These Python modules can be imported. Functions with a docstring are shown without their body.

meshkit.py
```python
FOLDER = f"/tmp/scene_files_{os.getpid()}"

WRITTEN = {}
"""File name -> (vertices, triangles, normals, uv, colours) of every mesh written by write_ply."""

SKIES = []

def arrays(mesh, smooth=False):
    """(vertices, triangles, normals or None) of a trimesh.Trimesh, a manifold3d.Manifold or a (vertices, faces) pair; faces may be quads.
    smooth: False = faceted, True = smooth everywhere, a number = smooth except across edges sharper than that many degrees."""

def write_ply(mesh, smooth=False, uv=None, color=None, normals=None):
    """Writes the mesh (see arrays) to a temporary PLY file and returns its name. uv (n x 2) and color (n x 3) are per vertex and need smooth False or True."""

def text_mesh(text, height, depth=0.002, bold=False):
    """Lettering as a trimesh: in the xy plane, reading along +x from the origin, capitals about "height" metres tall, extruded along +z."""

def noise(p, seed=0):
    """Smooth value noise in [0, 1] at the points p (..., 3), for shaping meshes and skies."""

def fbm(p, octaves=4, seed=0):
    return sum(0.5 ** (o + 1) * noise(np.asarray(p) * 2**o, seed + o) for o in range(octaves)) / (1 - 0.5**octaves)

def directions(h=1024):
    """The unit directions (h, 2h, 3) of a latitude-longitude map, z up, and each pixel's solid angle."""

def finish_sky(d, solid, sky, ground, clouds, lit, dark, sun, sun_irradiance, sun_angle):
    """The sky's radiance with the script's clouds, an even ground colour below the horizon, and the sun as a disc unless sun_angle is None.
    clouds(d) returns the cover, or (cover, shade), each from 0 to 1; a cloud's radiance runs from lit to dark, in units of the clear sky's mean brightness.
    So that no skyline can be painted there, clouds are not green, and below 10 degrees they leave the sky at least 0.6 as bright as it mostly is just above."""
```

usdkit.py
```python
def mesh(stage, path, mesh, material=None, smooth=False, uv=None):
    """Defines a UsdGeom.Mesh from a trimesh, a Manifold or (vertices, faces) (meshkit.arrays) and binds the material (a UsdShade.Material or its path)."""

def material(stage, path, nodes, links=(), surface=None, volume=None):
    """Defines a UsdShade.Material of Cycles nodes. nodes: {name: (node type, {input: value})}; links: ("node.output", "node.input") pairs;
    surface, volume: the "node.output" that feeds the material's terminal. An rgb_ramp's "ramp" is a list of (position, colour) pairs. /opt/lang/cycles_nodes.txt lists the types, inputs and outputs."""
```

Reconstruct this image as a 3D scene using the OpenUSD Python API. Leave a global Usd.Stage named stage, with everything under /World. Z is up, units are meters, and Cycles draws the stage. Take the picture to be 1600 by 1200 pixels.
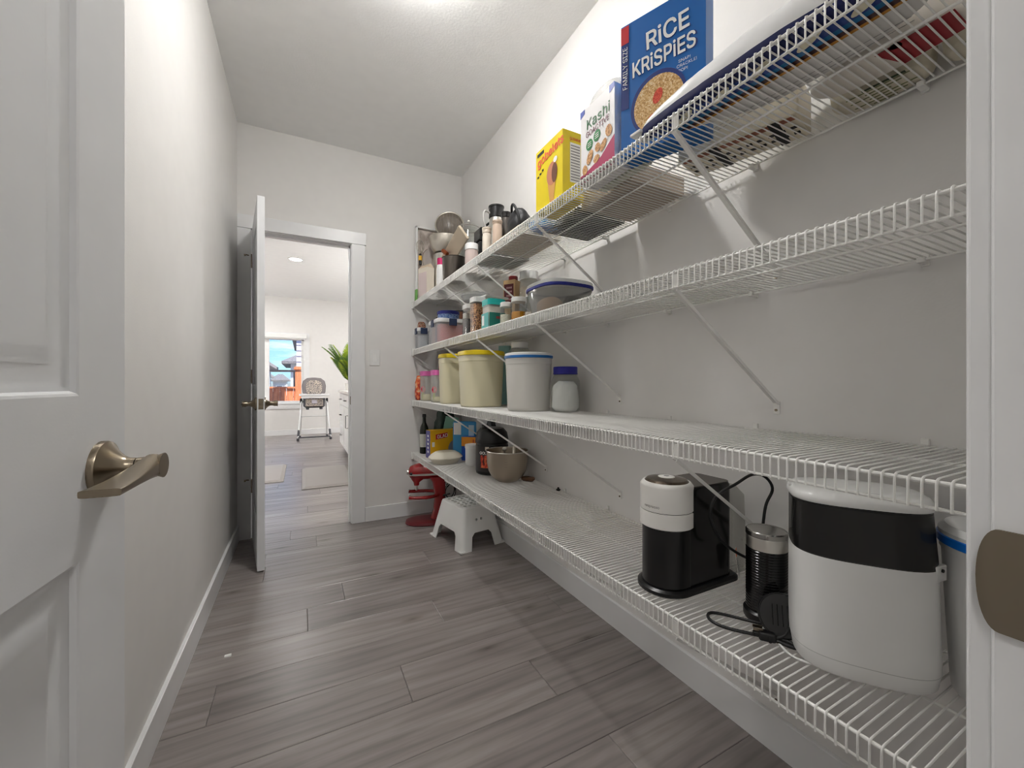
import math, random
import numpy as np, trimesh, manifold3d, usdkit, meshkit
from shapely.geometry import Polygon, box as sbox
from pxr import Usd, UsdGeom, UsdLux, UsdShade, Gf, Sdf

stage = Usd.Stage.CreateInMemory()
UsdGeom.SetStageUpAxis(stage, UsdGeom.Tokens.z)
UsdGeom.Xform.Define(stage, '/World')
UsdGeom.Scope.Define(stage, '/World/Looks')
PI = math.pi

# ------------------------------------------------------------------ camera, sky, sun, exposure
CAM_H, YAW = 1.02, 0.4772
cam = UsdGeom.Camera.Define(stage, '/World/camera')
cam.CreateHorizontalApertureAttr(36.0)
cam.CreateVerticalApertureAttr(27.0)
cam.CreateFocalLengthAttr(36.0 * 634.5 / 1600)
cam.CreateVerticalApertureOffsetAttr(-36.0 / 1600)
cam.CreateClippingRangeAttr(Gf.Vec2f(0.01, 500))
cam.CreateExposureAttr(0.40)
_c = UsdGeom.Xformable(cam)
_c.AddTranslateOp().Set(Gf.Vec3d(0, 0, CAM_H))
_c.AddRotateZOp().Set(-math.degrees(YAW))
_c.AddRotateXOp().Set(90.0)

PANTRY_LAMP, KITCHEN_LAMP, HALL_FILL, PENDANT_FILL = 108.0, 158.0, 48.0, 34.0  # hall and pendant strengths drive added fill lamps out of view
sky = UsdLux.DomeLight.Define(stage, '/World/sky')
sky.CreateIntensityAttr(1.0)
skm = usdkit.material(stage, '/World/Looks/sky_look', {
    'tc': ('texture_coordinate', {}), 'sep': ('separate_xyz', {}),
    'grad': ('rgb_ramp', {'ramp': [(0.0, (0.40, 0.40, 0.38)), (0.495, (0.42, 0.44, 0.45)), (0.51, (0.42, 0.72, 1.0)), (0.58, (0.12, 0.42, 0.92)), (1.0, (0.04, 0.20, 0.70))]}),
    'mr': ('map_range', {'from_min': -1.0, 'from_max': 1.0}),
    'map': ('mapping', {'scale': (2.0, 2.0, 16.0)}),
    'n': ('noise_texture', {'scale': 2.2, 'detail': 6.0, 'roughness': 0.6}),
    'cr': ('rgb_ramp', {'ramp': [(0.52, (0, 0, 0)), (0.72, (0.8, 0.8, 0.8))]}),
    'mx': ('mix_color', {'b': (1.0, 1.0, 1.0)}),
    'bg': ('background_shader', {'strength': 1.25})},
    [('tc.generated', 'sep.vector'), ('sep.z', 'mr.value'), ('mr.result', 'grad.fac'), ('tc.generated', 'map.vector'), ('map.vector', 'n.vector'),
     ('n.fac', 'cr.fac'), ('cr.color', 'mx.fac'), ('grad.color', 'mx.a'), ('mx.result', 'bg.color')], surface='bg.background')
UsdShade.MaterialBindingAPI.Apply(sky.GetPrim()).Bind(skm)
sun = UsdLux.DistantLight.Define(stage, '/World/sun')
sun.CreateIntensityAttr(2.6); sun.CreateAngleAttr(0.6); sun.CreateNormalizeAttr(True); sun.CreateColorAttr(Gf.Vec3f(1.0, 0.95, 0.88))
sun.AddTransformOp().Set(Gf.Matrix4d().SetRotate(Gf.Rotation(Gf.Vec3d(0, 0, -1), Gf.Vec3d(-0.62, 0.38, -0.68))))

# ------------------------------------------------------------------ helpers
def lin(c):
    return tuple((x / 255 / 12.92) if x / 255 <= 0.04045 else ((x / 255 + 0.055) / 1.055) ** 2.4 for x in c)

_mats = {}
def M(name, rgb=(200, 200, 200), rough=0.5, metal=0.0, bump=0.0, bscale=200.0, **kw):
    """A principled material with slight procedural relief and tone variation."""
    if name in _mats: return _mats[name]
    p = {'roughness': rough, 'metallic': metal}; p.update(kw)
    c = lin(rgb)
    nodes = {'tc': ('texture_coordinate', {}), 'n': ('noise_texture', {'scale': 14.0, 'detail': 3.0}),
             'r': ('rgb_ramp', {'ramp': [(0.3, tuple(x * 0.985 for x in c)), (0.7, tuple(min(1, x * 1.01) for x in c))]}), 'p': ('principled_bsdf', p)}
    links = [('tc.object', 'n.vector'), ('n.fac', 'r.fac'), ('r.color', 'p.base_color')]
    if bump:
        nodes['n2'] = ('noise_texture', {'scale': bscale, 'detail': 3.0}); nodes['b'] = ('bump', {'strength': bump, 'distance': 0.002})
        links += [('tc.object', 'n2.vector'), ('n2.fac', 'b.height'), ('b.normal', 'p.normal')]
    _mats[name] = usdkit.material(stage, '/World/Looks/' + name, nodes, links, surface='p.BSDF')
    return _mats[name]

def ramp_mat(name, scale, stops, rough=0.5, metal=0.0, mscale=(1, 1, 1), kind='noise', **kw):
    """Colour from a noise / voronoi pattern in object space."""
    if name in _mats: return _mats[name]
    tex = ('noise_texture', {'scale': scale, 'detail': 5.0}) if kind == 'noise' else ('voronoi_texture', {'scale': scale})
    p = {'roughness': rough, 'metallic': metal}; p.update(kw)
    _mats[name] = usdkit.material(stage, '/World/Looks/' + name, {'tc': ('texture_coordinate', {}), 'm': ('mapping', {'scale': mscale}), 't': tex,
        'r': ('rgb_ramp', {'ramp': [(a, lin(c)) for a, c in stops]}), 'p': ('principled_bsdf', p)},
        [('tc.object', 'm.vector'), ('m.vector', 't.vector'), ('t.fac' if kind == 'noise' else 't.color', 'r.fac'), ('r.color', 'p.base_color')], surface='p.BSDF')
    return _mats[name]

def clear(name, tint=(252, 252, 251), body=0.0, body_rgb=(240, 240, 236), rough=0.05):
    """Thin clear plastic or glass: lets light through, reflects by fresnel; body = share of milky diffuse."""
    if name in _mats: return _mats[name]
    nodes = {'t': ('transparent_bsdf', {'color': lin(tint)}), 'g': ('glossy_bsdf', {'color': (1, 1, 1), 'roughness': rough}), 'w': ('layer_weight', {'blend': 0.5}), 'pw': ('math', {'math_type': 'power', 'value2': 4.0}), 'f': ('math', {'math_type': 'multiply_add', 'value2': 0.55, 'value3': 0.035}), 'm': ('mix_closure', {})}
    links = [('w.facing', 'pw.value1'), ('pw.value', 'f.value1'), ('f.value', 'm.fac'), ('t.BSDF', 'm.closure1'), ('g.BSDF', 'm.closure2')]
    out = 'm.closure'
    if body:
        nodes['p'] = ('principled_bsdf', {'base_color': lin(body_rgb), 'roughness': 0.35}); nodes['m2'] = ('mix_closure', {'fac': body})
        links += [('m.closure', 'm2.closure1'), ('p.BSDF', 'm2.closure2')]; out = 'm2.closure'
    _mats[name] = usdkit.material(stage, '/World/Looks/' + name, nodes, links, surface=out)
    return _mats[name]

def emit(name, rgb, strength):
    _mats[name] = usdkit.material(stage, '/World/Looks/' + name, {'e': ('emission', {'color': rgb, 'strength': strength})}, [], surface='e.emission')
    return _mats[name]

_used = {}
def numbered(parent, name):
    k = (parent, name); n = _used.get(k, 0); _used[k] = n + 1
    return f'{parent}/{name}' + (f'_{n:03d}' if n else '')

def setdata(prim, label=None, cat=None, group=None, kind=None):
    for k, v in (('label', label), ('category', cat), ('group', group), ('kind', kind)):
        if v: prim.SetCustomDataByKey(k, v)
    return prim

def thing(name, label, cat, loc=(0, 0, 0), rz=0.0, group=None, kind=None):
    x = UsdGeom.Xform.Define(stage, numbered('/World', name))
    x.AddTranslateOp().Set(Gf.Vec3d(*map(float, loc)))
    x.AddRotateZOp().Set(float(rz))
    return setdata(x.GetPrim(), label, cat, group, kind)

def part(parent, name, mesh, mat, label=None, smooth=30, kind=None):
    base = '/World' if parent is None else str(parent.GetPath())
    p = usdkit.mesh(stage, numbered(base, name), mesh, mat, smooth).GetPrim()
    return setdata(p, label, kind=kind)

def part_in(parent, name, mesh, mat, label=None, smooth=60):
    """A part modelled in room coordinates."""
    T = np.array(UsdGeom.Xformable(parent).GetLocalTransformation()).T
    return part(parent, name, put(mesh, np.linalg.inv(T)), mat, label, smooth)

def solo(name, mesh, mat, label, cat, group=None, smooth=30, kind=None):
    return setdata(part(None, name, mesh, mat, smooth=smooth), label, cat, group, kind)

def struct(name, mesh, mat, parent=None, smooth=False, label=None):
    p = part(parent, name, mesh, mat, label, smooth)
    if parent is None: p.SetCustomDataByKey('kind', 'structure')
    return p

def copy_of(src, name, label, cat, loc, rz=0.0, group=None):
    t = UsdGeom.Xform.Define(stage, numbered('/World', name))
    t.GetPrim().GetReferences().AddInternalReference(src.GetPath())
    t.GetPrim().SetInstanceable(True)
    t.GetPrim().GetAttribute('xformOp:translate').Set(Gf.Vec3d(*map(float, loc)))
    t.GetPrim().GetAttribute('xformOp:rotateZ').Set(float(rz))
    return setdata(t.GetPrim(), label, cat, group)

cat_ = trimesh.util.concatenate
def V(*a): return np.array(a, float)

def box(x0, x1, y0, y1, z0, z1):
    m = trimesh.creation.box((x1 - x0, y1 - y0, z1 - z0)); m.apply_translation(((x0 + x1) / 2, (y0 + y1) / 2, (z0 + z1) / 2)); return m

def rbox(x0, x1, y0, y1, z0, z1, r=0.004, n=2):
    """Box with rounded edges: hull of small spheres at its corners."""
    r = min(r, (x1 - x0) / 2.01, (y1 - y0) / 2.01, (z1 - z0) / 2.01)
    s = trimesh.creation.uv_sphere(r, count=[2 * n + 1, 4 * n]).vertices
    pts = np.vstack([s + V(x, y, z) for x in (x0 + r, x1 - r) for y in (y0 + r, y1 - r) for z in (z0 + r, z1 - r)])
    return trimesh.convex.convex_hull(pts)

def xf(m, loc=(0, 0, 0), rx=0, ry=0, rz=0, s=None):
    m = m.copy()
    if s is not None: m.apply_scale(s)
    T = trimesh.transformations.euler_matrix(rx, ry, rz); T[:3, 3] = loc
    m.apply_transform(T); return m

def loft(rings, cap0=True, cap1=True):
    """Skin over rings with equal point counts."""
    rings = [np.asarray(r, float) for r in rings]; n = len(rings[0])
    v = np.vstack(rings); f = []
    for k in range(len(rings) - 1):
        for i in range(n):
            j = (i + 1) % n; a, b, c, d = k * n + i, k * n + j, (k + 1) * n + j, (k + 1) * n + i
            f += [(a, b, c), (a, c, d)]
    if cap0:
        v = np.vstack([v, rings[0].mean(0)]); c = len(v) - 1
        f += [(c, (i + 1) % n, i) for i in range(n)]
    if cap1:
        v = np.vstack([v, rings[-1].mean(0)]); c = len(v) - 1; o = (len(rings) - 1) * n
        f += [(c, o + i, o + (i + 1) % n) for i in range(n)]
    return trimesh.Trimesh(v, f, process=False)

def ring(rx, ry, z, e=2.0, n=36, cx=0, cy=0):
    t = np.arange(n) * 2 * PI / n; c, s = np.cos(t), np.sin(t)
    return np.stack([cx + rx * np.sign(c) * np.abs(c) ** (2 / e), cy + ry * np.sign(s) * np.abs(s) ** (2 / e), np.full(n, z)], 1)

def lathe(prof, n=32, cap0=True, cap1=True):
    return loft([ring(max(r, 1e-4), max(r, 1e-4), z, n=n) for r, z in prof], cap0, cap1)

def cyl(r, z0, z1, n=24, b=0.0):
    return lathe([(r - b, z0), (r, z0 + b), (r, z1 - b), (r - b, z1)] if b else [(r, z0), (r, z1)], n)

def tube(pts, r, sides=8, closed=False):
    p = np.asarray(pts, float); n = len(p)
    t = np.gradient(p, axis=0) if not closed else np.roll(p, -1, 0) - np.roll(p, 1, 0)
    t /= np.linalg.norm(t, axis=1, keepdims=True) + 1e-12
    u = np.cross(t[0], (0, 0, 1.0)) if abs(t[0][2]) < .9 else np.cross(t[0], (1.0, 0, 0))
    us = []
    for k in range(n):
        u = u - t[k] * (u @ t[k]); u /= np.linalg.norm(u); us.append(u.copy())
    us = np.array(us); w = np.cross(t, us); a = np.arange(sides) * 2 * PI / sides
    rr = np.broadcast_to(r, (n,))
    R = [p[k] + rr[k] * (np.cos(a)[:, None] * us[k] + np.sin(a)[:, None] * w[k]) for k in range(n)]
    if closed: R.append(R[0]); return loft(R, False, False)
    return loft(R)

def spline(pts, n=40):
    from scipy.interpolate import CubicSpline
    p = np.asarray(pts, float); d = np.r_[0, np.cumsum(np.linalg.norm(np.diff(p, axis=0), axis=1))]
    return CubicSpline(d, p)(np.linspace(0, d[-1], n))

def rod(a, b, r, sides=8):
    return tube([a, b], r, sides)

def prism(poly, h):
    return trimesh.creation.extrude_polygon(poly if not isinstance(poly, (list, tuple)) else Polygon(poly), h, engine='earcut')

def frame(O, U, W=None, N=None):
    """4x4 from origin, x axis, y axis."""
    U = np.asarray(U, float) / np.linalg.norm(U); W = np.asarray(W, float) / np.linalg.norm(W); N = np.cross(U, W)
    T = np.eye(4); T[:3, 0], T[:3, 1], T[:3, 2], T[:3, 3] = U, W, N, O; return T

def put(m, T):
    m = m.copy(); m.apply_transform(T); return m

def decal(parent, name, poly, T, mat, lift=0.0003, d=0.0003, label=None):
    m = prism(poly, d); m.apply_translation((0, 0, lift)); return part(parent, name, put(m, T), mat, label, smooth=False)

def words(parent, s, h, x, y, T, mat, sx=1.0, bold=False, ang=0.0, lift=0.0007, name='lettering', center=False):
    m = meshkit.text_mesh(s, h, 0.0003, bold); m.apply_scale((sx, 1, 1))
    if center: m.apply_translation((-m.bounds[:, 0].mean(), 0, 0))
    m.apply_transform(trimesh.transformations.rotation_matrix(ang, (0, 0, 1))); m.apply_translation((x, y, lift))
    return part(parent, name, put(m, T), mat, smooth=False)

def ellipse(cx, cy, rx, ry, n=28, rot=0.0):
    t = np.arange(n) * 2 * PI / n; x, y = rx * np.cos(t), ry * np.sin(t)
    return Polygon(np.stack([cx + x * math.cos(rot) - y * math.sin(rot), cy + x * math.sin(rot) + y * math.cos(rot)], 1))

def rect(x0, x1, y0, y1): return sbox(x0, y0, x1, y1)
def bump(m, amp, scale, seed=0):
    m = m.copy(); v = m.vertices; n = m.vertex_normals
    m.vertices = v + n * ((meshkit.fbm(v * scale + 50, 3, seed) - 0.5) * 2 * amp)[:, None]; return m

# ------------------------------------------------------------------ shared materials
WALL = M('wall_paint', (226, 224, 221), 0.6, bump=0.12, bscale=160)
CEIL = M('ceiling_paint', (244, 244, 243), 0.75, bump=0.35, bscale=90)
TRIM = M('trim_paint', (228, 228, 228), 0.32)
DOOR = M('door_paint', (226, 227, 228), 0.36, bump=0.05, bscale=300)
WIRE = M('white_vinyl_wire', (236, 235, 231), 0.3)
NICKEL = M('satin_nickel', (150, 138, 120), 0.28, 1.0)
STEEL = M('brushed_steel', (222, 219, 212), 0.3, 1.0)
STEELD = M('worn_steel', (205, 199, 188), 0.34, 1.0)
WHITE = M('white_plastic', (236, 236, 234), 0.32)
WHITE2 = M('matte_white_plastic', (228, 228, 226), 0.45)
BLACK = M('black_plastic', (16, 16, 17), 0.3)
GLOSSBLACK = M('gloss_black', (10, 10, 11), 0.16)
RUBBER = M('black_rubber', (14, 14, 15), 0.45)
CLEAR = clear('clear_plastic')
CLEARM = clear('clear_plastic_milky', body=0.18)
GLASS = clear('clear_glass', (250, 251, 250))
PAPERW = M('white_print', (238, 238, 234), 0.55)
INK = M('black_print', (24, 22, 24), 0.55)
GREYINK = M('grey_print', (150, 148, 148), 0.55)

# floor wood: one tone set, grain runs along x; object_info.random shifts every plank
def wood():
    n = {'g': ('geometry', {}), 'oi': ('object_info', {}), 'k': ('vector_math', {'math_type': 'scale', 'vector1': (37.0, 11.0, 5.0)}),
         'add': ('vector_math', {'math_type': 'add'}), 'm1': ('mapping', {'scale': (0.9, 7.0, 1.0)}), 'm2': ('mapping', {'scale': (2.0, 60.0, 1.0)}), 'm3': ('mapping', {'scale': (1.5, 4.5, 1.0)}),
         'n1': ('noise_texture', {'scale': 1.5, 'detail': 6.0, 'roughness': 0.55, 'distortion': 0.5}), 'n2': ('noise_texture', {'scale': 2.0, 'detail': 4.0}),
         'w': ('wave_texture', {'wave_type': 'bands', 'bands_direction': 'y', 'profile': 'sine', 'scale': 1.1, 'distortion': 11.0, 'detail': 3.0, 'detail_scale': 0.7}),
         'v': ('voronoi_texture', {'dimensions': '2D', 'scale': 0.75, 'randomness': 1.0}),
         'r': ('rgb_ramp', {'ramp': [(0.25, lin((112, 105, 102))), (0.5, lin((136, 128, 125))), (0.75, lin((156, 149, 145)))]}),
         'rw': ('rgb_ramp', {'ramp': [(0.0, (0.88, 0.88, 0.88)), (0.3, (1, 1, 1)), (1.0, (1.05, 1.05, 1.05))]}),
         'rf': ('rgb_ramp', {'ramp': [(0.3, (0.92, 0.92, 0.92)), (0.65, (1.04, 1.04, 1.04))]}),
         'rk': ('rgb_ramp', {'ramp': [(0.0, (0.42, 0.39, 0.38)), (0.016, (0.62, 0.59, 0.57)), (0.06, (0.90, 0.89, 0.88)), (0.11, (1, 1, 1))]}),
         'tone': ('map_range', {'to_min': 0.90, 'to_max': 1.08}),
         'a': ('mix_color', {'blend_type': 'multiply', 'fac': 1.0}), 'b': ('mix_color', {'blend_type': 'multiply', 'fac': 0.9}), 'c': ('mix_color', {'blend_type': 'multiply', 'fac': 1.0}), 'd': ('mix_color', {'blend_type': 'multiply', 'fac': 1.0}),
         'bp': ('bump', {'strength': 0.12, 'distance': 0.002}), 'p': ('principled_bsdf', {'roughness': 0.30})}
    l = [('oi.random', 'k.scale'), ('g.position', 'add.vector1'), ('k.vector', 'add.vector2'), ('add.vector', 'm1.vector'), ('add.vector', 'm2.vector'), ('add.vector', 'm3.vector'),
         ('m1.vector', 'n1.vector'), ('m2.vector', 'n2.vector'), ('m1.vector', 'w.vector'), ('m3.vector', 'v.vector'), ('n1.fac', 'r.fac'), ('w.fac', 'rw.fac'), ('n2.fac', 'rf.fac'), ('v.distance', 'rk.fac'),
         ('r.color', 'a.a'), ('rw.color', 'a.b'), ('a.result', 'b.a'), ('rf.color', 'b.b'), ('b.result', 'c.a'), ('rk.color', 'c.b'), ('oi.random', 'tone.value'),
         ('c.result', 'd.a'), ('tone.result', 'd.b'), ('d.result', 'p.base_color'), ('n2.fac', 'bp.height'), ('bp.normal', 'p.normal')]
    return usdkit.material(stage, '/World/Looks/grey_oak_laminate', n, l, surface='p.BSDF')
WOOD = wood()

# ------------------------------------------------------------------ room numbers (metres; y runs down the pantry, z up)
XL, XR, YF, ZC = -0.375, 1.169, 3.165, 2.72
YN = 0.0925                      # pantry face of the near wall
KX0, KX1, KY1 = -3.2, 3.6, 9.15  # kitchen
OX0, OX1, OZ = -0.292, 0.315, 2.03   # far doorway
NX0, NX1 = -0.285, 0.40          # near doorway
# ------------------------------------------------------------------ structure
floor = UsdGeom.Xform.Define(stage, '/World/floor').GetPrim(); floor.SetCustomDataByKey('kind', 'structure')
DARKGAP = M('floor_underlay', (30, 27, 26), 0.8)
struct('underlay', box(-3.4, 3.8, -2.2, 9.4, -0.05, -0.0112), DARKGAP, floor)
def plank(x0, x1, y0, y1):
    """A laminate board with eased top edges."""
    g, b, h = 0.0005, 0.0018, 0.011
    lo = [(x0 + g, y0 + g), (x1 - g, y0 + g), (x1 - g, y1 - g), (x0 + g, y1 - g)]
    hi = [(x0 + g + b, y0 + g + b), (x1 - g - b, y0 + g + b), (x1 - g - b, y1 - g - b), (x0 + g + b, y1 - g - b)]
    return loft([[(x, y, -h) for x, y in lo], [(x, y, -b * .8) for x, y in lo], [(x, y, 0) for x, y in hi]])
rng = random.Random(4)
known = {-1: 0.742, 0: 0.315, 1: -0.255, 3: 0.021, 7: -0.19, 8: 0.083}
y, PW, PL = 1.30, 0.19, 1.30
for k in range(-18, 42):
    y0 = 1.30 + PW * k
    if y0 > 9.15: break
    in_kitchen = y0 + PW > YF + 0.05
    xa, xb = (KX0, KX1) if in_kitchen else ((XL - 0.02, XR + 0.02) if y0 > -0.1 else (-1.3, 1.5))
    x = known.get(k, -0.4 + ((k * 0.47) % PL))
    if k in known and not in_kitchen: cuts = [x, x - PL, x + PL]
    else: cuts = [x + PL * q for q in range(-4, 5)]
    cuts = [xa] + sorted(c for c in cuts if xa + .05 < c < xb - .05) + [xb]
    for a, b in zip(cuts, cuts[1:]):
        struct('plank', plank(a, b, y0, y0 + PW), WOOD, floor)

T = 0.12
struct('ceiling', box(-3.4, 3.8, -2.2, 9.4, ZC, ZC + 0.2), CEIL)
struct('wall_left', box(XL - T, XL, YN - 0.02, YF + 0.02, 0, ZC), WALL)
struct('wall_right', box(XR, XR + T, YN - 0.02, YF + 0.02, 0, ZC), WALL)
struct('wall_far', cat_([box(KX0, OX0 - 0.018, YF, YF + T, 0, ZC), box(OX1 + 0.018, KX1, YF, YF + T, 0, ZC), box(OX0 - 0.018, OX1 + 0.018, YF, YF + T, OZ + 0.018, ZC)]), WALL)
struct('wall_near', cat_([box(-1.4, NX0 - 0.018, YN - T, YN, 0, ZC), box(NX1 + 0.018, 1.6, YN - T, YN, 0, ZC), box(NX0 - 0.018, NX1 + 0.018, YN - T, YN, OZ + 0.018, ZC)]), WALL)
WX0, WX1, WZ0, WZ1 = -1.30, 0.03, 0.62, 1.93
struct('wall_kitchen_back', cat_([box(KX0 - T, WX0, KY1, KY1 + T, 0, ZC), box(WX1, KX1 + T, KY1, KY1 + T, 0, ZC), box(WX0, WX1, KY1, KY1 + T, 0, WZ0), box(WX0, WX1, KY1, KY1 + T, WZ1, ZC)]), WALL)
struct('wall_kitchen_left', box(KX0 - T, KX0, YF, KY1, 0, ZC), WALL)
struct('wall_kitchen_right', box(KX1, KX1 + T, YF, KY1, 0, ZC), WALL)
struct('wall_hall_back', box(-1.4, 1.6, -2.0, -1.9, 0, ZC), WALL)  # unseen hall walls, placed to keep sky light out and bounce the fill
struct('wall_hall_left', box(-1.4, -1.3, -1.9, YN - T, 0, ZC), WALL)
struct('wall_hall_right', box(1.5, 1.6, -1.9, YN - T, 0, ZC), WALL)

def base(x0, x1, y0, y1, side):
    """Flat board with an eased top edge; side is the face that shows."""
    return rbox(x0, x1, y0, y1, -0.002, 0.104, 0.003, 1)
struct('baseboard_left', base(XL - .01, XL + 0.013, YN + .02, YF, 0), TRIM)
struct('baseboard_right', base(XR - 0.013, XR + .01, YN + .02, YF, 0), TRIM)
struct('baseboard_far', base(0.4125, XR, YF - 0.013, YF + .01, 0), TRIM)
struct('baseboard_kitchen', base(KX0, KX1, KY1 - 0.013, KY1 + .01, 0), TRIM)

# far doorway: casing, head, jambs, stops
t1 = UsdGeom.Xform.Define(stage, '/World/trim_1').GetPrim(); t1.SetCustomDataByKey('kind', 'structure')
struct('casing_leg', rbox(XL + .001, OX0 - 0.006, YF - 0.016, YF + .01, 0, OZ + 0.004, 0.002, 1), TRIM, t1)
struct('casing_leg', rbox(OX1 + 0.006, 0.412, YF - 0.016, YF + .01, 0, OZ + 0.004, 0.002, 1), TRIM, t1)
struct('casing_head', rbox(XL + .001, 0.418, YF - 0.021, YF + .01, OZ + 0.004, OZ + 0.090, 0.002, 1), TRIM, t1)
struct('jamb', rbox(OX0 - 0.018, OX0, YF - 0.002, YF + T, 0, OZ, 0.002, 1), TRIM, t1)
struct('jamb', rbox(OX1, OX1 + 0.018, YF - 0.002, YF + T, 0, OZ, 0.002, 1), TRIM, t1)
struct('jamb_head', rbox(OX0 - 0.018, OX1 + 0.018, YF - 0.002, YF + T, OZ, OZ + 0.018, 0.002, 1), TRIM, t1)
struct('door_stop', cat_([box(OX0, OX0 + .011, YF + .04, YF + .075, 0, OZ), box(OX1 - .011, OX1, YF + .04, YF + .075, 0, OZ), box(OX0, OX1, YF + .04, YF + .075, OZ - .011, OZ)]), TRIM, t1)
struct('strike_plate', rbox(OX1 - 0.0015, OX1 + .001, YF + .004, YF + .036, 0.865, 0.925, 0.0007, 1), NICKEL, t1, label='satin nickel strike plate')
t5 = UsdGeom.Xform.Define(stage, '/World/trim_2').GetPrim(); t5.SetCustomDataByKey('kind', 'structure')
struct('casing_leg', rbox(OX0 - .1, OX0 - 0.006, YF + T - .005, YF + T + .016, 0, OZ + .09, 0.002, 1), TRIM, t5)
struct('casing_leg', rbox(OX1 + 0.006, OX1 + .1, YF + T - .005, YF + T + .016, 0, OZ + .09, 0.002, 1), TRIM, t5)
# near doorway: the camera stands in it
t3 = UsdGeom.Xform.Define(stage, '/World/trim_3').GetPrim(); t3.SetCustomDataByKey('kind', 'structure')
struct('jamb', rbox(NX1, NX1 + 0.018, YN - T, YN, 0, OZ, 0.002, 1), TRIM, t3)
struct('jamb', rbox(NX0 - 0.018, NX0, YN - T, YN, 0, OZ, 0.002, 1), TRIM, t3)
struct('jamb_head', rbox(NX0 - 0.018, NX1 + 0.018, YN - T, YN, OZ, OZ + 0.018, 0.002, 1), TRIM, t3)
struct('casing_leg', rbox(NX1 + 0.004, NX1 + 0.085, YN - .004, YN + 0.0125, 0, OZ + .09, 0.003, 2), TRIM, t3)
struct('casing_leg', rbox(XL + .001, NX0 - 0.006, YN - .004, YN + 0.0125, 0, OZ + .09, 0.003, 2), TRIM, t3)
struct('door_stop', box(NX1 - .011, NX1, YN - .075, YN - .040, 0, OZ), TRIM, t3)
def strike():
    """Latch plate let into the jamb: rounded body with a lip that rolls over the jamb's edge."""
    body = rect(-.042, .0, -.033, .033)
    lip = ellipse(.0, 0, .0105, .033, 40)
    hole = rect(-.036, -.016, -.014, .014)
    sh = body.union(lip).difference(hole)
    m = prism(sh, 0.0018)
    m = m.subdivide_to_size(0.006) if hasattr(m, 'subdivide_to_size') else m
    v = m.vertices.copy(); k = np.clip((v[:, 0] - .004) / .007, 0, 1); v[:, 2] -= 0.002 * k ** 2; m.vertices = v
    return m
struct('strike_plate', put(strike(), frame((NX1 - .0016, YN - 0.0045, 0.893), (0, 1, 0), (0, 0, 1)) @ np.diag([1, 1, -1, 1.])), NICKEL, t3, smooth=25, label='satin nickel strike plate with a rolled lip')

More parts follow.
